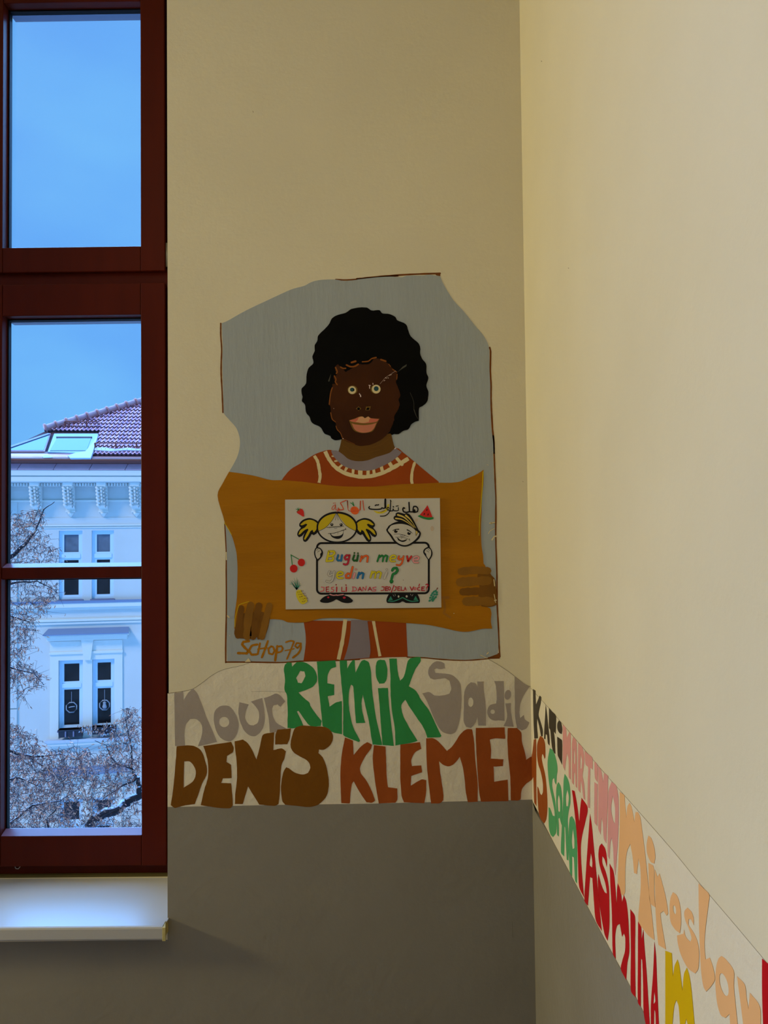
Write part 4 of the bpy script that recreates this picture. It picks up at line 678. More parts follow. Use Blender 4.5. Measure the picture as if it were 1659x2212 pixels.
# ---------------------------------------------------------------- the street outside
mat('facade', (212, 214, 212), 0.8, 0.15, var=0.03, vs=0.8, bump=0.06, bs=8)
mat('facade_trim', (228, 228, 222), 0.8, 0.15)
mat('facade_sash', (206, 228, 246), 0.5, 0.3)
mat('snow', (196, 208, 226), 0.7, 0.2)
mat('sheet_metal', (128, 128, 158), 0.5, 0.3, var=0.05, vs=2)
mat('copper_gutter', (100, 52, 48), 0.5, 0.3); mat('copper_flashing', (232, 192, 210), 0.55, 0.3, var=0.08, vs=2)
mat('roof_under_row_shade', (80, 58, 66), 0.9)
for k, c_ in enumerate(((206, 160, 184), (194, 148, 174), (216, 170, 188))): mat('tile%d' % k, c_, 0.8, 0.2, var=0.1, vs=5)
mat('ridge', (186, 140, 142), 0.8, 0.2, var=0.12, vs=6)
mat('rust_iron', (130, 74, 66), 0.8); mat('pane_dark', (28, 30, 36), 0.12, 0.25, var=0.5, vs=3); mat('skylight_frame', (150, 176, 196), 0.5, 0.3); mat('ledge_skylit', (120, 140, 176), 0.5, 0.2); mat('roof_glass', (60, 96, 140), 0.1, 0.5, metal=0.0)  # ledge tops: blue of the sky light put into the colour
mat('curtain', (96, 108, 124), 0.8, var=0.2, vs=5); mat('planter', (40, 46, 60), 0.5); mat('ornament', (150, 160, 176), 0.6)
mat('bark', (44, 44, 50), 0.9, 0.1, var=0.2, vs=20); mat('twigs', (74, 66, 74), 0.9, 0.1)
mat('leaf_a', (186, 132, 112), 0.8, 0.1); mat('leaf_b', (160, 110, 96), 0.8, 0.1); mat('leaf_c', (206, 160, 138), 0.8, 0.1); mat('street', (170, 176, 184), 0.9)

TH_F = math.radians(9.4); DY = 24.0
O_ = on_y(150, 1155, DY); e1 = Vector((math.cos(TH_F), math.sin(TH_F), 0)); en = Vector((math.sin(TH_F), -math.cos(TH_F), 0))
BT = Matrix.Translation(O_) @ Matrix((e1, -en, Vector((0,0,1)))).transposed().to_4x4()      # local x along the front, local -y toward the viewer
BI = BT.inverted()
def fl(u, v, d=0.0):
    """pixel -> (s, z) on the plane standing d metres proud of the front"""
    o = BI @ CAM; r = BI.to_3x3() @ ray(u, v); t = (-d-o.y)/r.y; p = o+r*t; return p.x, p.z
bld = empty('apartment_building'); bld.matrix_world = BT; bld.rotation_euler = (0, 0, TH_F); bld.location = O_
tag(bld, 'pale stuccoed apartment house with red tiled roof seen across the street', 'building')
def FB(name, u0, v0, u1, v1, d0, d1, mn, parent=None, bevel=0):
    vm, um = (v0+v1)/2, (u0+u1)/2; s0, s1 = fl(u0, vm, d1)[0], fl(u1, vm, d1)[0]; z1, z0 = fl(um, v0, d1)[1], fl(um, v1, d1)[1]
    q = MB(); q.box(s0, s1, -d1, -d0, z0, z1, mn); return q.buildl(name, parent or bld)
def buildl(s, name, parent, **k):
    """build with coordinates already local to the building"""
    o = s.build(name, None, **k); o.parent = parent
    return o
MB.buildl = buildl
S0, S1 = -12.0, 20.0
ZB = -10.5-O_.z
# window openings
def opn(u0, v0, u1, v1): vm, um = (v0+v1)/2, (u0+u1)/2; return [fl(u0, vm)[0], fl(u1, vm)[0], fl(um, v1)[1], fl(um, v0)[1]]
ZW = {}
wins = []
low_off = fl(150, 1736)[1]-fl(150, 1436)[1]
for tagn, ops in (('up', (opn(127, 1146, 178, 1294), opn(198, 1146, 246, 1294))), ('mid', (opn(127, 1426, 179.6, 1577), opn(199.6, 1423, 247.9, 1573)))):
    za = sum(o[2] for o in ops)/2; zb_ = sum(o[3] for o in ops)/2
    for o in ops: wins.append([o[0], o[1], za, zb_])
for o in wins[2:4]: wins.append([o[0], o[1], o[2]+low_off, o[3]+low_off])
wins = [list(w_) for w_ in wins]
step = (fl(226, 1300)[0]-fl(154, 1300)[0])
base = [list(w_) for w_ in wins]
for sh in (5.2, 10.4, 15.6, -5.6):                                              # the rows go on to both sides
    for w_ in base: wins.append([w_[0]+sh, w_[1]+sh, w_[2], w_[3]])
zc = fl(150, 1016, 0.2)[1]
q = MB(); xs = sorted({S0, S1, *[w_[0] for w_ in wins], *[w_[1] for w_ in wins]}); zs = sorted({ZB, zc, *[w_[2] for w_ in wins], *[w_[3] for w_ in wins]})
for i in range(len(xs)-1):
    for j in range(len(zs)-1):
        mx, mz = (xs[i]+xs[i+1])/2, (zs[j]+zs[j+1])/2
        if any(w_[0] < mx < w_[1] and w_[2] < mz < w_[3] for w_ in wins): continue
        q.face([(xs[i], 0, zs[j]), (xs[i+1], 0, zs[j]), (xs[i+1], 0, zs[j+1]), (xs[i], 0, zs[j+1])], 'facade')
for w_ in wins:
    a, b, c, d = w_; D = 0.22
    for p in (((a,0,c),(a,D,c),(a,D,d),(a,0,d)), ((b,D,c),(b,0,c),(b,0,d),(b,D,d)), ((a,0,c),(b,0,c),(b,D,c),(a,D,c)), ((a,D,d),(b,D,d),(b,0,d),(a,0,d))): q.face(p, 'facade')
q.box(S0, S1, 0.4, 9, ZB, zc, 'facade')
q.buildl('wall', bld, fix=False)
for k, w_ in enumerate(wins):
    a, b, c, d = w_; D = 0.08; f = 0.08; h = d-c
    q = MB(); q.box(a, a+f, D, D+.1, c, d, 'facade_sash'); q.box(b-f, b, D, D+.1, c, d, 'facade_sash'); q.box(a+f, b-f, D, D+.1, d-f*.9, d, 'facade_sash'); q.box(a+f, b-f, D, D+.1, c, c+f, 'facade_sash')
    zt = c+h*0.62; q.box(a+f, b-f, D-.02, D+.1, zt-.05, zt+.09, 'facade_sash')
    g = 0.065
    for z0, z1 in ((c+f, zt-.05), (zt+.09, d-f*.9)):
        q.box(a+f, a+f+g, D+.02, D+.09, z0, z1, 'facade_sash'); q.box(b-f-g, b-f, D+.02, D+.09, z0, z1, 'facade_sash'); q.box(a+f+g, b-f-g, D+.02, D+.09, z0, z0+g, 'facade_sash'); q.box(a+f+g, b-f-g, D+.02, D+.09, z1-g, z1, 'facade_sash')
    wo = q.buildl('window', bld)
    q = MB(); q.box(a+f, b-f, D+.07, D+.085, c+f, zt, 'pane_dark'); q.buildl('pane', wo)
    q = MB(); q.box(a+f, b-f, D+.07, D+.085, zt, d-f, 'curtain' if k in (0, 1) else 'pane_dark'); q.buildl('pane', wo)
    q = MB(); q.box(a-.03, b+.03, -.10, .14, c-.05, c, 'sheet_metal'); q.buildl('window_sill', wo)
def strip(name, v0, v1, d, mn, u0=None, u1=None, um=200):
    s0 = S0 if u0 is None else fl(u0, (v0+v1)/2, d)[0]; s1 = S1 if u1 is None else fl(u1, (v0+v1)/2, d)[0]
    q = MB(); q.box(s0, s1, -d, 0.02, fl(um, v1, d)[1], fl(um, v0, d)[1], mn); return q.buildl(name, bld)
# cornice under the eaves
strip('cornice', 1016, 1027, .62, 'facade_trim'); strip('cornice', 1027, 1030, .56, 'facade'); strip('cornice', 1030, 1040, .60, 'facade_trim')
q = MB(); q.box(S0, S1, -.58, 0.02, fl(200, 1042, .58)[1], fl(200, 1038, .58)[1], 'facade'); q.buildl('soffit', bld)
ztd = fl(200, 1044, .3)[1]; zbd = fl(200, 1050, .3)[1]; sA = fl(-60, 1047, .3)[0]; sB = fl(345, 1047, .3)[0]
q = MB(); q.box(S0, S1, -.26, .02, zbd-.01, fl(200, 1040, .3)[1], 'facade'); q.buildl('frieze', bld)
q = MB(); n = 64
for i in range(n):
    s = sA+(sB-sA)*i/n; q.box(s, s+(sB-sA)/n*.55, -.34, -.25, zbd, ztd, 'facade_trim')
tag(q.buildl('dentil_row', bld), kind='stuff')
# scrolled brackets
for i in range(-1, 6):
    u = 81+(i-1)*71.1; su = fl(u, 1075, .1)[0]; wv = fl(u+9.5, 1075, .1)[0]-su
    zz = [fl(u, v, .1)[1] for v in (1052, 1066, 1080, 1092, 1098, 1104, 1110, 1116)]
    q = MB()
    prof = [(-.42, fl(u, 1041, .3)[1]), (-.46, zz[0]), (-.42, (zz[0]+zz[1])/2), (-.30, zz[1]), (-.24, zz[2]), (-.22, zz[3]), (-.14, zz[4]), (-.02, zz[4]), (-.02, fl(u, 1041, .3)[1])]
    q.prism([(su-wv, y, z) for y, z in prof], (2*wv, 0, 0), 'facade_trim')
    br = q.buildl('bracket', bld)
    q = MB()                                                          # acanthus lobes and drop below
    for k in range(6):
        z = zz[0]+(zz[3]-zz[0])*k/5.5; d = -.44+.036*k
        for sg in (-1, 1):
            q.tube([(su+sg*wv*.95, d, z+.03), (su+sg*wv*1.05, d-.03, z-.04), (su+sg*wv*.7, d-.03, z-.11), (su+sg*wv*.35, d-.02, z-.08)], [.03, .05, .045, .015], 'facade_trim', 6)
        if k < 5: q.tube([(su, d-.02, z), (su, d-.035, z-.1)], [.045, .03], 'facade_trim', 6)
    q.buildl('acanthus_leaf', br)
    q = MB(); q.box(su-wv*1.05, su+wv*1.05, -.52, -.02, zz[0]+.01, fl(u, 1043, .4)[1], 'facade_trim')
    q.box(su-wv, su+wv, -.10, .02, zz[5], zz[3], 'facade_trim'); q.box(su-wv*1.1, su+wv*1.1, -.13, .02, zz[5]-.04, zz[5]+.01, 'facade_trim')
    q.tube([(su, -.05, zz[5]-.04), (su, -.05, zz[6]), (su, -.03, zz[7])], [wv*.85, wv*.7, .02], 'facade_trim', 8); q.buildl('bracket_drop', br)
strip('string_course', 1080, 1084, .07, 'facade_trim'); strip('string_course', 1133, 1136, .05, 'facade_trim', um=230); strip('string_course', 1138, 1140, .03, 'facade_trim', um=230)
strip('frieze_panel', 1118, 1133, .02, 'facade', um=230)
strip('ledge_top', 1297, 1302, .18, 'ledge_skylit', um=210); strip('string_course', 1302, 1311, .16, 'facade_trim', um=210); strip('string_course', 1311, 1316, .10, 'facade_trim', um=210)
strip('string_course', 1336, 1341, .08, 'facade_trim', um=210); strip('string_course', 1342, 1347, .05, 'facade_trim', um=210)
# quoin blocks on the left
q_v = [1085, 1122, 1159, 1196, 1233, 1270]+[1352, 1387, 1423, 1459, 1495, 1533, 1570, 1607, 1644, 1681, 1718, 1755]
for k, v in enumerate(q_v):
    s1 = fl(36.5, v, .05)[0]; q = MB(); q.box(s1-1.9, s1, -.06, .02, fl(20, v+35.5, .06)[1], fl(20, v, .06)[1], 'facade'); q.buildl('quoin_block', bld)
# surrounds, hoods, keystones for the middle and lower pair
def surround(dz):
    def Z(u, v, d): return fl(u, v, d)[1]+dz
    s0, s1 = fl(108.5, 1500)[0], fl(265, 1500)[0]; w0, w1 = wins[2], wins[3]; zt = Z(187, 1384, .05); zb_ = Z(187, 1594, .05); z_l, z_h = w0[2]+dz, w0[3]+dz
    q = MB(); D = -.05
    q.box(s0, w0[0], D, .02, zb_, zt, 'facade_trim'); q.box(w1[1], s1, D, .02, zb_, zt, 'facade_trim'); q.box(w0[1], w1[0], D, .02, zb_, zt, 'facade_trim')
    q.box(w0[0], w0[1], D, .02, z_h, zt, 'facade_trim'); q.box(w1[0], w1[1], D, .02, z_h, zt, 'facade_trim'); sr = q.buildl('window_surround', bld)
    q = MB(); q.box(s0-.02, s1+.02, -.10, D, Z(187, 1412, .1), Z(187, 1407, .1), 'facade_trim'); q.buildl('moulding', sr)
    q = MB(); zk0, zk1 = Z(187, 1426, .15), Z(187, 1383, .15); ks = [(fl(175, 1400, .15)[0], zk1), (fl(201, 1400, .15)[0], zk1), (fl(195.5, 1400, .15)[0], zk0), (fl(181, 1400, .15)[0], zk0)]
    q.prism([(s, -.15, z) for s, z in ks], (0, .14, 0), 'facade_trim'); q.buildl('keystone', sr)
    h0, h1 = fl(99, 1375, .3)[0], fl(273, 1375, .3)[0]
    q = MB(); q.box(h0, h1, -.22, .02, Z(187, 1383, .22), Z(187, 1374, .22), 'facade_trim'); q.box(h0-.05, h1+.05, -.32, .02, Z(187, 1375, .3), Z(187, 1369, .3), 'facade_trim'); hd = q.buildl('window_hood', bld)
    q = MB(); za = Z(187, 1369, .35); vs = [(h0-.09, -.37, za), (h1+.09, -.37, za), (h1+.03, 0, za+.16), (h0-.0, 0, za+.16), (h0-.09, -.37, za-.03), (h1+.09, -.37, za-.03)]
    q.raw(vs, [(0,1,2,3), (4,5,1,0), (4,0,3), (1,5,2), (5,4,3,2)], 'ledge_skylit'); q.buildl('snow_ledge', hd)
    q = MB(); q.box(fl(97, 1600, .25)[0], fl(276, 1600, .25)[0], -.27, .02, Z(187, 1602, .25), Z(187, 1596, .25), 'snow'); q.box(fl(99, 1600, .2)[0], fl(273, 1600, .2)[0], -.22, .02, Z(187, 1608, .2), Z(187, 1602, .2), 'facade_trim'); q.box(fl(103, 1600, .2)[0], fl(269, 1600, .2)[0], -.12, .02, Z(187, 1614, .2), Z(187, 1608, .2), 'facade_trim'); q.buildl('sill_course', bld)
surround(0.0); surround(low_off)
# roof: under-slab, gutter, flashing, tiles
PI_R = math.radians(38); RD = 0.62
ze = fl(200, 990, RD)[1]
RX = Vector((1, 0, 0)); RU = Vector((0, math.cos(PI_R), math.sin(PI_R))); RN = RX.cross(RU); RO = Vector((0, -RD, ze))
def rf(u, v, h=0.0):
    o = BI @ CAM; r = BI.to_3x3() @ ray(u, v); O2 = RO+RN*h; t = (O2-o).dot(RN)/r.dot(RN); p = o+r*t-O2; return p.dot(RX), p.dot(RU)
def RP(s, t, h=0.0): return RO+RX*s+RU*t+RN*h
hipA, hipB = rf(99, 930), rf(305, 871); sl_ = (hipB[1]-hipA[1])/(hipB[0]-hipA[0])
top_s = 20.0; tR = 6.5; hipT = (hipA[0]+(tR-hipA[1])/sl_, tR)
lo = rf(8, 972)
q = MB(); q.face([RP(*p, -.02) for p in ((lo[0]-4, 0), (top_s, 0), (top_s, tR), hipT, hipA, lo, (lo[0]-4, lo[1]*.4))], 'roof_under_row_shade')
q.face([RP(*p, -.02)+Vector((0, 6, -3)) if k in (1, 2) else RP(*p, -.02) for k, p in enumerate((lo, (lo[0], lo[1]), hipT, hipT, hipA))][0:1]+[RP(*hipT, -.02), RP(*hipT, -.02)+Vector((0, 6, -4)), RP(*lo, -.02)+Vector((0, 6, -4))], 'roof_under_row_shade')
q.buildl('roof_deck', bld, fix=False)
q = MB(); q.tube([(S0, -RD-.10, fl(150, 995, RD+.1)[1]), (S1, -RD-.10, fl(150, 995, RD+.1)[1])], .095, 'copper_gutter', 12); q.buildl('gutter', bld)
q = MB(); q.box(S0, S1, -RD-.02, 0, fl(150, 991, RD)[1]-.02, fl(150, 986, RD)[1], 'copper_flashing'); q.buildl('eaves_board', bld)
fs = [-40+77.5*k for k in range(6)]
for a, b in zip(fs, fs[1:]):
    q = MB(); zf0, zf1 = fl(150, 1014, RD)[1], fl(150, 1001, RD)[1]; q.prism([(fl(a, 1007, RD)[0]+.012, -RD-.02, zf0), (fl(b, 1007, RD)[0]-.012, -RD-.02, zf0), (fl(b, 1007, RD)[0]-.012+.07, -RD+.16, zf1), (fl(a, 1007, RD)[0]+.012+.07, -RD+.16, zf1)], (0, .05, -.02), 'copper_flashing'); q.buildl('flashing_sheet', bld)
q = MB(); q.box(S0, S1, -RD+.26, 0, fl(150, 1016, RD)[1], fl(150, 1003, RD)[1]-.02, 'copper_gutter'); q.buildl('flashing_base', bld)
# tiles
tA = rf(250, 983)[1]; tB = rf(250, 880)[1]; rows = 13; dt = (tB-tA)/rows
tw = (rf(300, 940)[0]-rf(200, 940)[0])/11.0
tmesh = []
for k in range(3):
    q = MB(); n = 5; hw = tw*.5
    pr = [(-hw, .03), (-hw*.55, .0), (0, .015), (hw*.45, .055), (hw*.8, .06), (hw*1.02, .03)]
    lo_ = [(x, -.02, z+.05) for x, z in pr]; hi_ = [(x, dt*1.03, z+.0) for x, z in pr]; un = [(x, -.02, z-.02) for x, z in pr]
    nn = len(pr); q.raw(lo_+hi_+un, [(i, i+1, nn+i+1, nn+i) for i in range(nn-1)]+[(2*nn+i, 2*nn+i+1, i+1, i) for i in range(nn-1)], 'tile%d' % k)
    q.mats.append(MATS['roof_under_row_shade']); 
    me = bpy.data.meshes.new('roof_tile'); me.from_pydata(q.v, [], q.f); me.materials.append(MATS['tile%d' % k]); me.materials.append(MATS['roof_under_row_shade']); [setattr(p_, 'material_index', 1) for p_ in list(me.polygons)[nn-1:]]; tmesh.append(me)  # front edges coloured dark as the shadow line of each tile row
skR0, skR1 = rf(214, 936), rf(200, 985)
def left_lim(t):
    hip = hipA[0]+(t-hipA[1])/sl_+0.10
    if t > skR0[1]: return hip
    return skR1[0]+(skR0[0]-skR1[0])*(t-skR1[1])/(skR0[1]-skR1[1])
tc_ = 0; sR = rf(322, 940)[0]
TR = Matrix((RX, RU, RN)).transposed().to_4x4()
for j in range(rows+3):
    t = tA+dt*j; s = sR
    while s > left_lim(t)+tw*.35:
        if tc_ < 296:
            o = bpy.data.objects.new('roof_tile', tmesh[R.randrange(3)]); C.objects.link(o); o.parent = bld
            o.matrix_local = Matrix.Translation(RP(s-tw*.5+R.uniform(-.006, .006), t, .0)) @ TR; tc_ += 1
        s -= tw
q = MB()
for j in range(int((tR-tA)/dt)):                                           # the covering goes on to the right, out of this view
    t = tA+dt*j; s0 = max(sR, left_lim(t)); 
    if s0 < top_s: q.raw([RP(s0, t, .06), RP(top_s, t, .06), RP(top_s, t+dt, .01), RP(s0, t+dt, .01)], [(0,1,2,3)], 'tile0')
if q.f: tag(q.buildl('tile_course', bld, fix=False), kind='stuff')
nr = 13
for i in range(nr):
    f0, f1 = -0.005+i*.105, -0.005+(i+1)*.105+.012; a = (hipA[0]+(hipB[0]-hipA[0])*f0, hipA[1]+(hipB[1]-hipA[1])*f0); b = (hipA[0]+(hipB[0]-hipA[0])*f1, hipA[1]+(hipB[1]-hipA[1])*f1)
    q = MB(); pa, pb = RP(*a, .10), RP(*b, .10); dr = (pb-pa); q.tube([pa, pa+dr*.14, pa+dr*.16, pb], [.165, .155, .115, .125], 'ridge', 9); q.buildl('ridge_tile', bld)
# snow guards
for (a, b) in (((140, 910), (213, 915)), ((205, 957), (330, 957))):
    q = MB(); pa, pb = rf(*a, .25), rf(*b, .25); A_, B_ = RP(*pa, .25), RP(*pb, .25); B_ = Vector((B_.x, A_.y, A_.z)); q.tube([A_, B_], .018, 'rust_iron', 5); q.tube([A_-RN*.17-RU*.03, B_-RN*.17-RU*.03], .014, 'rust_iron', 5)
    n = max(4, int((B_.x-A_.x)/.13))
    for i in range(n+1): p = A_+(B_-A_)*i/n; q.tube([p, p-RN*.17-RU*.03], .009 if i % 5 else .03, 'rust_iron', 4)
    q.buildl('snow_guard', bld)
# roof window and the glazed triangle beside it
def rbox(name, pts, h0, h1, mn, par_):
    q = MB(); a = [RP(*rf(u, v, h1), h1) for u, v in pts]; b = [p-RN*(h1-h0) for p in a]; n = len(a)
    q.raw(a+b, [tuple(range(n)), tuple(range(2*n-1, n-1, -1))]+[(i, (i+1) % n, n+(i+1) % n, n+i) for i in range(n)], mn); return q.buildl(name, par_)
sk = rbox('roof_window', [(117, 936.5), (211.5, 936.5), (194, 979), (103, 976)], 0, .10, 'skylight_frame', bld)
rbox('pane', [(124, 945.5), (197, 945.5), (187, 973), (108, 973)], .10, .115, 'roof_glass', sk)
rbox('dark_gap', [(121, 943), (199, 943), (198, 945.5), (122, 945.5)], .10, .125, 'roof_under_row_shade', sk)
gt = rbox('roof_glazing', [(6, 970), (109, 935.5), (96, 974.5), (6, 974.5)], 0, .07, 'copper_flashing', bld)
rbox('pane', [(14, 970.5), (106, 940), (94.5, 972.5), (14, 972.5)], .07, .085, 'roof_glass', gt)
rbox('cover_strip', [(-14, 976.5), (6, 968.0), (104, 935.0), (108, 937), (8, 971.5)], .07, .11, 'sheet_metal', gt)
rbox('eaves_sheet', [(-20, 975), (106, 975.5), (104, 980), (-20, 980)], 0, .04, 'copper_gutter', bld)
rbox('eaves_sheet', [(-20, 980), (200, 980), (197, 988), (-20, 988)], 0, .05, 'copper_flashing', bld)
rbox('snow_patch', [(146, 984), (160, 979), (185, 974), (205, 950), (212, 937), (205, 962), (196, 989), (152, 989)], .04, .13, 'snow', bld)
rbox('snow_patch', [(91, 986), (98, 982.5), (108, 984.5), (114, 988), (94, 988.5)], .04, .10, 'snow', bld)
rbox('snow_patch', [(205, 967), (225, 966), (250, 970), (275, 967), (306, 970), (306, 973), (270, 972), (240, 974), (204, 972)], .05, .10, 'snow', bld)
# planters, dried plants and hanging ornaments on the opposite windows
def planter(u0, v0, u1, v1, plants, label):
    s0, s1 = fl(u0, v0, .3)[0], fl(u1, v0, .3)[0]; z0, z1 = fl(u0, v1, .3)[1], fl(u0, v0, .3)[1]
    e = empty('flower_box', BT @ Vector(((s0+s1)/2, -.2, z0))); e.rotation_euler = (0, 0, TH_F); tag(e, label, 'flower box')
    M = Matrix.Translation(Vector(((s0+s1)/2, -.2, z0))); 
    def bl(q, n_):
        o = q.build(n_, None); o.parent = e; o.matrix_parent_inverse = M.inverted(); return o
    q = MB(); q.prism([(s0+.03, -.30, z0), (s0, -.34, z1), (s0, -.06, z1), (s0+.03, -.10, z0)], (s1-s0-.03, 0, 0), 'planter'); q.box(s0-.01, s1+.01, -.36, -.04, z1-.04, z1, 'planter'); bl(q, 'box')
    if not plants:
        q = MB()
        for f in (.32, .66): s = s0+(s1-s0)*f; q.box(s-.02, s+.02, -.37, -.33, z0+.03, z1-.05, 'sheet_metal')
        bl(q, 'clip')
    else:
        q = MB()
        for i in range(90):
            s = R.uniform(s0-.35, s1+.05); b_ = Vector((s, -.2, z1-.02)); t_ = b_+Vector((R.uniform(-.15, .15), R.uniform(-.28, -.05), R.uniform(-.28, .1)))
            q.tube([b_, (b_+t_)/2+Vector((0, -.05, .05)), t_], [.008, .006, .004], 'twigs', 3, False)
            for _ in range(2): p = t_+Vector((R.uniform(-.05, .05), R.uniform(-.03, .03), R.uniform(-.04, .04))); q.raw([p, p+Vector((.05, .0, .02)), p+Vector((.03, -.02, .07))], [(0, 1, 2)], R.choice(('leaf_a', 'leaf_c', 'snow')))
        tag(bl(q, 'dry_plants'), kind='stuff')
planter(126, 1577, 177, 1594, False, 'empty dark flower box below the left ornamented window across the street')
planter(198, 1571, 248, 1587, True, 'dark flower box with dried plants below the right ornamented window across the street')
for (u, v, r_, lab, solid) in ((154.5, 1528, 12, 'thin octagonal ring ornament hanging in the left lower window across the street', False), (226, 1523, 11.5, 'octagonal ring ornament with a pale figure in the right lower window across the street', True)):
    s, z = fl(u, v, -.12); rr_ = fl(u+r_, v, -.12)[0]-s
    e = empty('window_ornament', BT @ Vector((s, .12, z))); e.rotation_euler = (0, 0, TH_F); tag(e, lab, 'ornament')
    q = MB(); q.tube([(rr_*math.cos(k*math.pi/4+.39), 0, rr_*math.sin(k*math.pi/4+.39)) for k in range(9)], .022, 'ornament', 5); o = q.build('ring'); o.parent = e
    q = MB(); q.tube([(0, 0, rr_*.9), (0, 0, rr_+.35)], .008, 'ornament', 4); o = q.build('string'); o.parent = e
    q = MB()
    if solid: q.tube([(0, 0, -rr_*.7), (0, 0, -rr_*.3), (0, 0, .0), (0, 0, .05), (0, 0, rr_*.5), (0, 0, rr_*.7)], [.06, .08, .06, .045, .065, .02], 'ornament', 8)
    else: q.tube([(-rr_*.5, 0, 0), (0, 0, .02), (rr_*.6, 0, .03)], .02, 'ornament', 5)
    o = q.build('figure'); o.parent = e
tag(abox('street_ground', -60, 60, 0.6, 90, -10.9, -10.5, 'street'), kind='structure')

# ---------------------------------------------------------------- the two leafless street trees with dry curled leaves
def inside(p, poly):
    x, y = p; c = False
    for i in range(len(poly)):
        (x1, y1), (x2, y2) = poly[i], poly[i-1]
        if (y1 > y) != (y2 > y) and x < (x2-x1)*(y-y1)/(y2-y1)+x1: c = not c
    return c
def tree(label, trunk, limbs, regions, seed):
    RR = random.Random(seed); base = trunk[0]
    e = empty('street_tree', base); tag(e, label, 'tree')
    nodes = []
    q = MB(); pts = [Vector(p) for p, r_ in trunk_pts(trunk)]; q.tube(pts, [r_ for p, r_ in trunk_pts(trunk)], 'bark', 10); q.build('trunk', e)
    for lm in limbs:
        P = [on_y(u, v, y) if not isinstance(u, Vector) else u for (u, v, y, r_) in lm]; rs = [l[3] for l in lm]
        # resample
        PP = []; QR = []
        for i in range(len(P)-1):
            for k in range(4):
                t = k/4; j = Vector((RR.gauss(0, 1), RR.gauss(0, 1), RR.gauss(0, 1)))*rs[i]*.35 if k else Vector()
                PP.append(P[i].lerp(P[i+1], t)+j); QR.append(rs[i]*(1-t)+rs[i+1]*t)
        PP.append(P[-1]); QR.append(rs[-1]); nodes += PP
        q = MB(); q.tube(PP, QR, 'bark', 6); br = q.build('branch', e)
        if max(rs) > .03:
            q = MB(); q.tube([p+Vector((0, 0, r_*.62)) for p, r_ in zip(PP, QR)], [r_*.62 for r_ in QR], 'snow', 6); q.build('snow', br)
    tips = []
    for poly, n, y0, y1 in regions:
        us = [p[0] for p in poly]; vs = [p[1] for p in poly]; k = 0
        while k < n:
            p = (RR.uniform(min(us), max(us)), RR.uniform(min(vs), max(vs)))
            if inside(p, poly): tips.append(on_y(p[0], p[1], RR.uniform(y0, y1))); k += 1
    tw = MB(); lf = MB()
    def leaf(p, sc=1.0):
        d = Vector((RR.gauss(0, .5), RR.gauss(0, .5), RR.gauss(-.5, .6))).normalized(); s_ = d.cross(Vector((RR.gauss(0, 1), RR.gauss(0, 1), RR.gauss(0, 1)))).normalized(); c_ = d.cross(s_)
        l = RR.uniform(.028, .066)*sc; w_ = l*RR.uniform(.07, .15)
        a = [p, p+d*l*.35+s_*w_+c_*l*.12, p+d*l*.7+s_*w_*.8+c_*l*.10, p+d*l, p+d*l*.7-s_*w_*.8+c_*l*.10, p+d*l*.35-s_*w_+c_*l*.12]
        lf.raw(a, [(0, 1, 5), (1, 2, 4, 5), (2, 3, 4)], RR.choice(('leaf_a', 'leaf_b', 'leaf_c')))
    cell = {}
    key = lambda p: (int(p.x*3), int(p.y*3), int(p.z*3))
    for p in nodes: cell.setdefault(key(p), []).append(p)
    def nearest(p):
        k = key(p); best = None; bd = 1e9
        for rad in range(0, 14):
            for dx in range(-rad, rad+1):
                for dy in range(-rad, rad+1):
                    for dz in range(-rad, rad+1):
                        if max(abs(dx), abs(dy), abs(dz)) != rad: continue
                        for c_ in cell.get((k[0]+dx, k[1]+dy, k[2]+dz), ()):
                            d = (c_-p).length
                            if d < bd: bd = d; best = c_
            if best is not None and bd < rad/3: break
        return best, bd
    d0 = [(min((n_-t).length for n_ in nodes), t) for t in tips]; d0.sort(key=lambda a: a[0])
    for _, t in d0:
        b, d = nearest(t)
        if d > 1.1:
            continue
        m_ = 4; pts = []
        side = Vector((RR.gauss(0, 1), RR.gauss(0, 1), RR.gauss(0, 1)))*d*.10
        for k in range(m_+1):
            f = k/m_; pts.append(b.lerp(t, f)+side*math.sin(f*math.pi)+Vector((RR.gauss(0, .02), RR.gauss(0, .02), RR.gauss(0, .02)+.05*math.sin(f*math.pi)))*min(1, d*3)*(0 if k in (0,) else 1))
        r0 = .0036+.004*min(1, d); tw.tube(pts, [r0, r0*.85, r0*.7, r0*.5, .0018], 'twigs', 3, False)
        for p in pts[1:]: cell.setdefault(key(p), []).append(p)
        for p in pts[2:]:
            if RR.random() < .8: leaf(p+Vector((RR.gauss(0, .02), RR.gauss(0, .02), 0)))
        for _k in range(RR.choice((0, 1, 2))):
            e2 = t+Vector((RR.gauss(0, .08), RR.gauss(0, .08), RR.gauss(-.02, .07))); tw.tube([t, e2], [.0024, .0014], 'twigs', 3, False); leaf(e2)
    tag(tw.build('twig', e, fix=False), kind='stuff'); tag(lf.build('leaf', e, fix=False), kind='stuff')
    return e
def trunk_pts(t): return [(p, r_) for p, r_ in zip(t[0::1], t2r(t))]
def t2r(t): n = len(t); return [.26-.16*i/max(1, n-1) for i in range(n)]
Y1, Y2 = 8.0, 8.6
ta = on_y(-150, 1330, Y1)
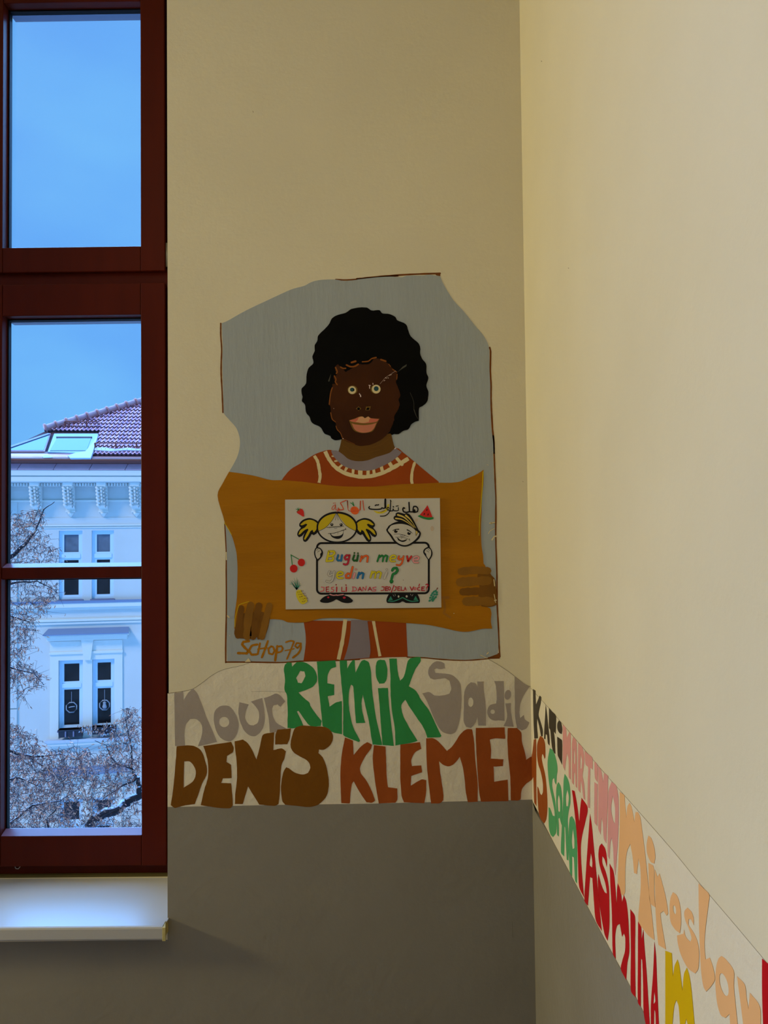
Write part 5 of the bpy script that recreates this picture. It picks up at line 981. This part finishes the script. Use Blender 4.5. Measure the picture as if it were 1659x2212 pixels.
tree('bare street tree with dry brown leaves at the left edge of the window view',
     [Vector((ta.x-.3, ta.y, -10.5)), Vector((ta.x-.2, ta.y, -6)), Vector((ta.x, ta.y, -3)), Vector((ta.x, ta.y, ta.z))],
     [[(-150, 1330, Y1, .07), (-60, 1270, Y1, .05), (10, 1215, Y1, .034), (55, 1175, Y1-.1, .02), (75, 1150, Y1-.1, .012), (95, 1100, Y1-.2, .007), (118, 1084, Y1-.2, .004)],
      [(-150, 1330, Y1, .05), (-60, 1200, Y1+.3, .03), (5, 1130, Y1+.3, .012), (30, 1120, Y1+.3, .006)],
      [(-60, 1270, Y1, .03), (20, 1262, Y1+.1, .016), (80, 1255, Y1+.1, .008), (120, 1275, Y1+.2, .005)],
      [(-150, 1330, Y1, .05), (-40, 1340, Y1+.2, .025), (15, 1328, Y1+.2, .013), (70, 1345, Y1+.2, .006)],
      [(-150, 1380, Y1, .05), (-50, 1430, Y1-.2, .025), (15, 1440, Y1-.2, .014), (75, 1455, Y1-.2, .006), (95, 1480, Y1-.2, .004)]],
     [([(5, 1105), (30, 1115), (60, 1095), (95, 1095), (100, 1130), (90, 1150), (110, 1160), (135, 1190), (128, 1230), (105, 1250), (5, 1250)], 330, Y1-.7, Y1+.5),
      ([(-60, 1120), (5, 1105), (5, 1250), (-60, 1260)], 90, Y1-.6, Y1+.5),
      ([(-30, 1240), (120, 1245), (128, 1285), (105, 1320), (75, 1345), (80, 1365), (60, 1400), (50, 1420), (-30, 1430)], 470, Y1-.6, Y1+.7),
      ([(-30, 1420), (50, 1425), (85, 1450), (100, 1480), (75, 1490), (55, 1498), (45, 1515), (30, 1490), (-30, 1485)], 200, Y1-.7, Y1+.4)], 3)
tb = on_y(60, 2050, Y2-1.0)
tree('bare street tree with a snow dusted dark limb across the bottom of the window view',
     [Vector((tb.x, tb.y, -10.5)), Vector((tb.x, tb.y, -8)), Vector((tb.x+.1, tb.y, -6)), Vector((tb.x+.1, tb.y, tb.z))],
     [[(60, 2050, Y2-1, .10), (120, 1900, Y2-1, .085), (178, 1796, Y2-.9, .050), (215, 1765, Y2-.9, .055), (265, 1738, Y2-.8, .050), (298, 1722, Y2-.8, .045), (350, 1700, Y2-.7, .03)],
      [(300, 1722, Y2-.8, .04), (302, 1700, Y2-.8, .03), (292, 1680, Y2-.8, .024), (285, 1660, Y2-.8, .016), (285, 1620, Y2-.8, .010), (277, 1580, Y2-.8, .006), (270, 1550, Y2-.8, .004), (282, 1525, Y2-.8, .003)],
      [(284, 1660, Y2-.8, .014), (252, 1650, Y2-.7, .011), (237, 1630, Y2-.6, .009), (230, 1610, Y2-.6, .005), (205, 1600, Y2-.6, .004)],
      [(292, 1684, Y2-.8, .016), (260, 1700, Y2-.6, .011), (230, 1720, Y2-.5, .007), (205, 1745, Y2-.4, .005)],
      [(60, 2050, Y2-1, .08), (-60, 1850, Y2-1, .06), (-120, 1700, Y2-.6, .05), (-40, 1608, Y2-.3, .034), (15, 1622, Y2-.3, .026), (50, 1632, Y2-.3, .020), (95, 1633, Y2-.3, .012), (130, 1628, Y2-.3, .007), (160, 1640, Y2-.3, .004)],
      [(55, 1632, Y2-.3, .012), (85, 1650, Y2-.3, .008), (115, 1668, Y2-.3, .005), (140, 1700, Y2-.3, .004)],
      [(-60, 1850, Y2-1, .05), (10, 1790, Y2-1, .02), (70, 1740, Y2-.9, .012), (130, 1730, Y2-.9, .007), (175, 1700, Y2-.8, .005)],
      [(-120, 1700, Y2-.6, .04), (-20, 1690, Y2-.8, .02), (40, 1680, Y2-.9, .012), (90, 1700, Y2-1, .006)],
      [(120, 1900, Y2-1, .03), (110, 1820, Y2-1.2, .016), (100, 1770, Y2-1.2, .008), (130, 1740, Y2-1.2, .005)]],
     [([(-30, 1545), (15, 1560), (50, 1575), (88, 1600), (92, 1625), (60, 1640), (-30, 1650)], 330, Y2-1.1, Y2+.3),
      ([(-30, 1640), (90, 1625), (130, 1620), (165, 1612), (190, 1618), (205, 1640), (180, 1680), (150, 1720), (160, 1760), (165, 1815), (-30, 1815)], 1350, Y2-1.9, Y2+.1),
      ([(205, 1640), (240, 1590), (262, 1540), (285, 1520), (305, 1535), (305, 1660), (290, 1700), (230, 1745), (170, 1740), (150, 1710)], 560, Y2-1.4, Y2-.2),
      ([(170, 1740), (240, 1740), (305, 1730), (305, 1800), (290, 1815), (165, 1815)], 230, Y2-1.5, Y2-.4)], 5)
print('OBJECTS', len(bpy.data.objects), 'cam', CAM[:], 'sash', sash_w, 'tiles', tc_)
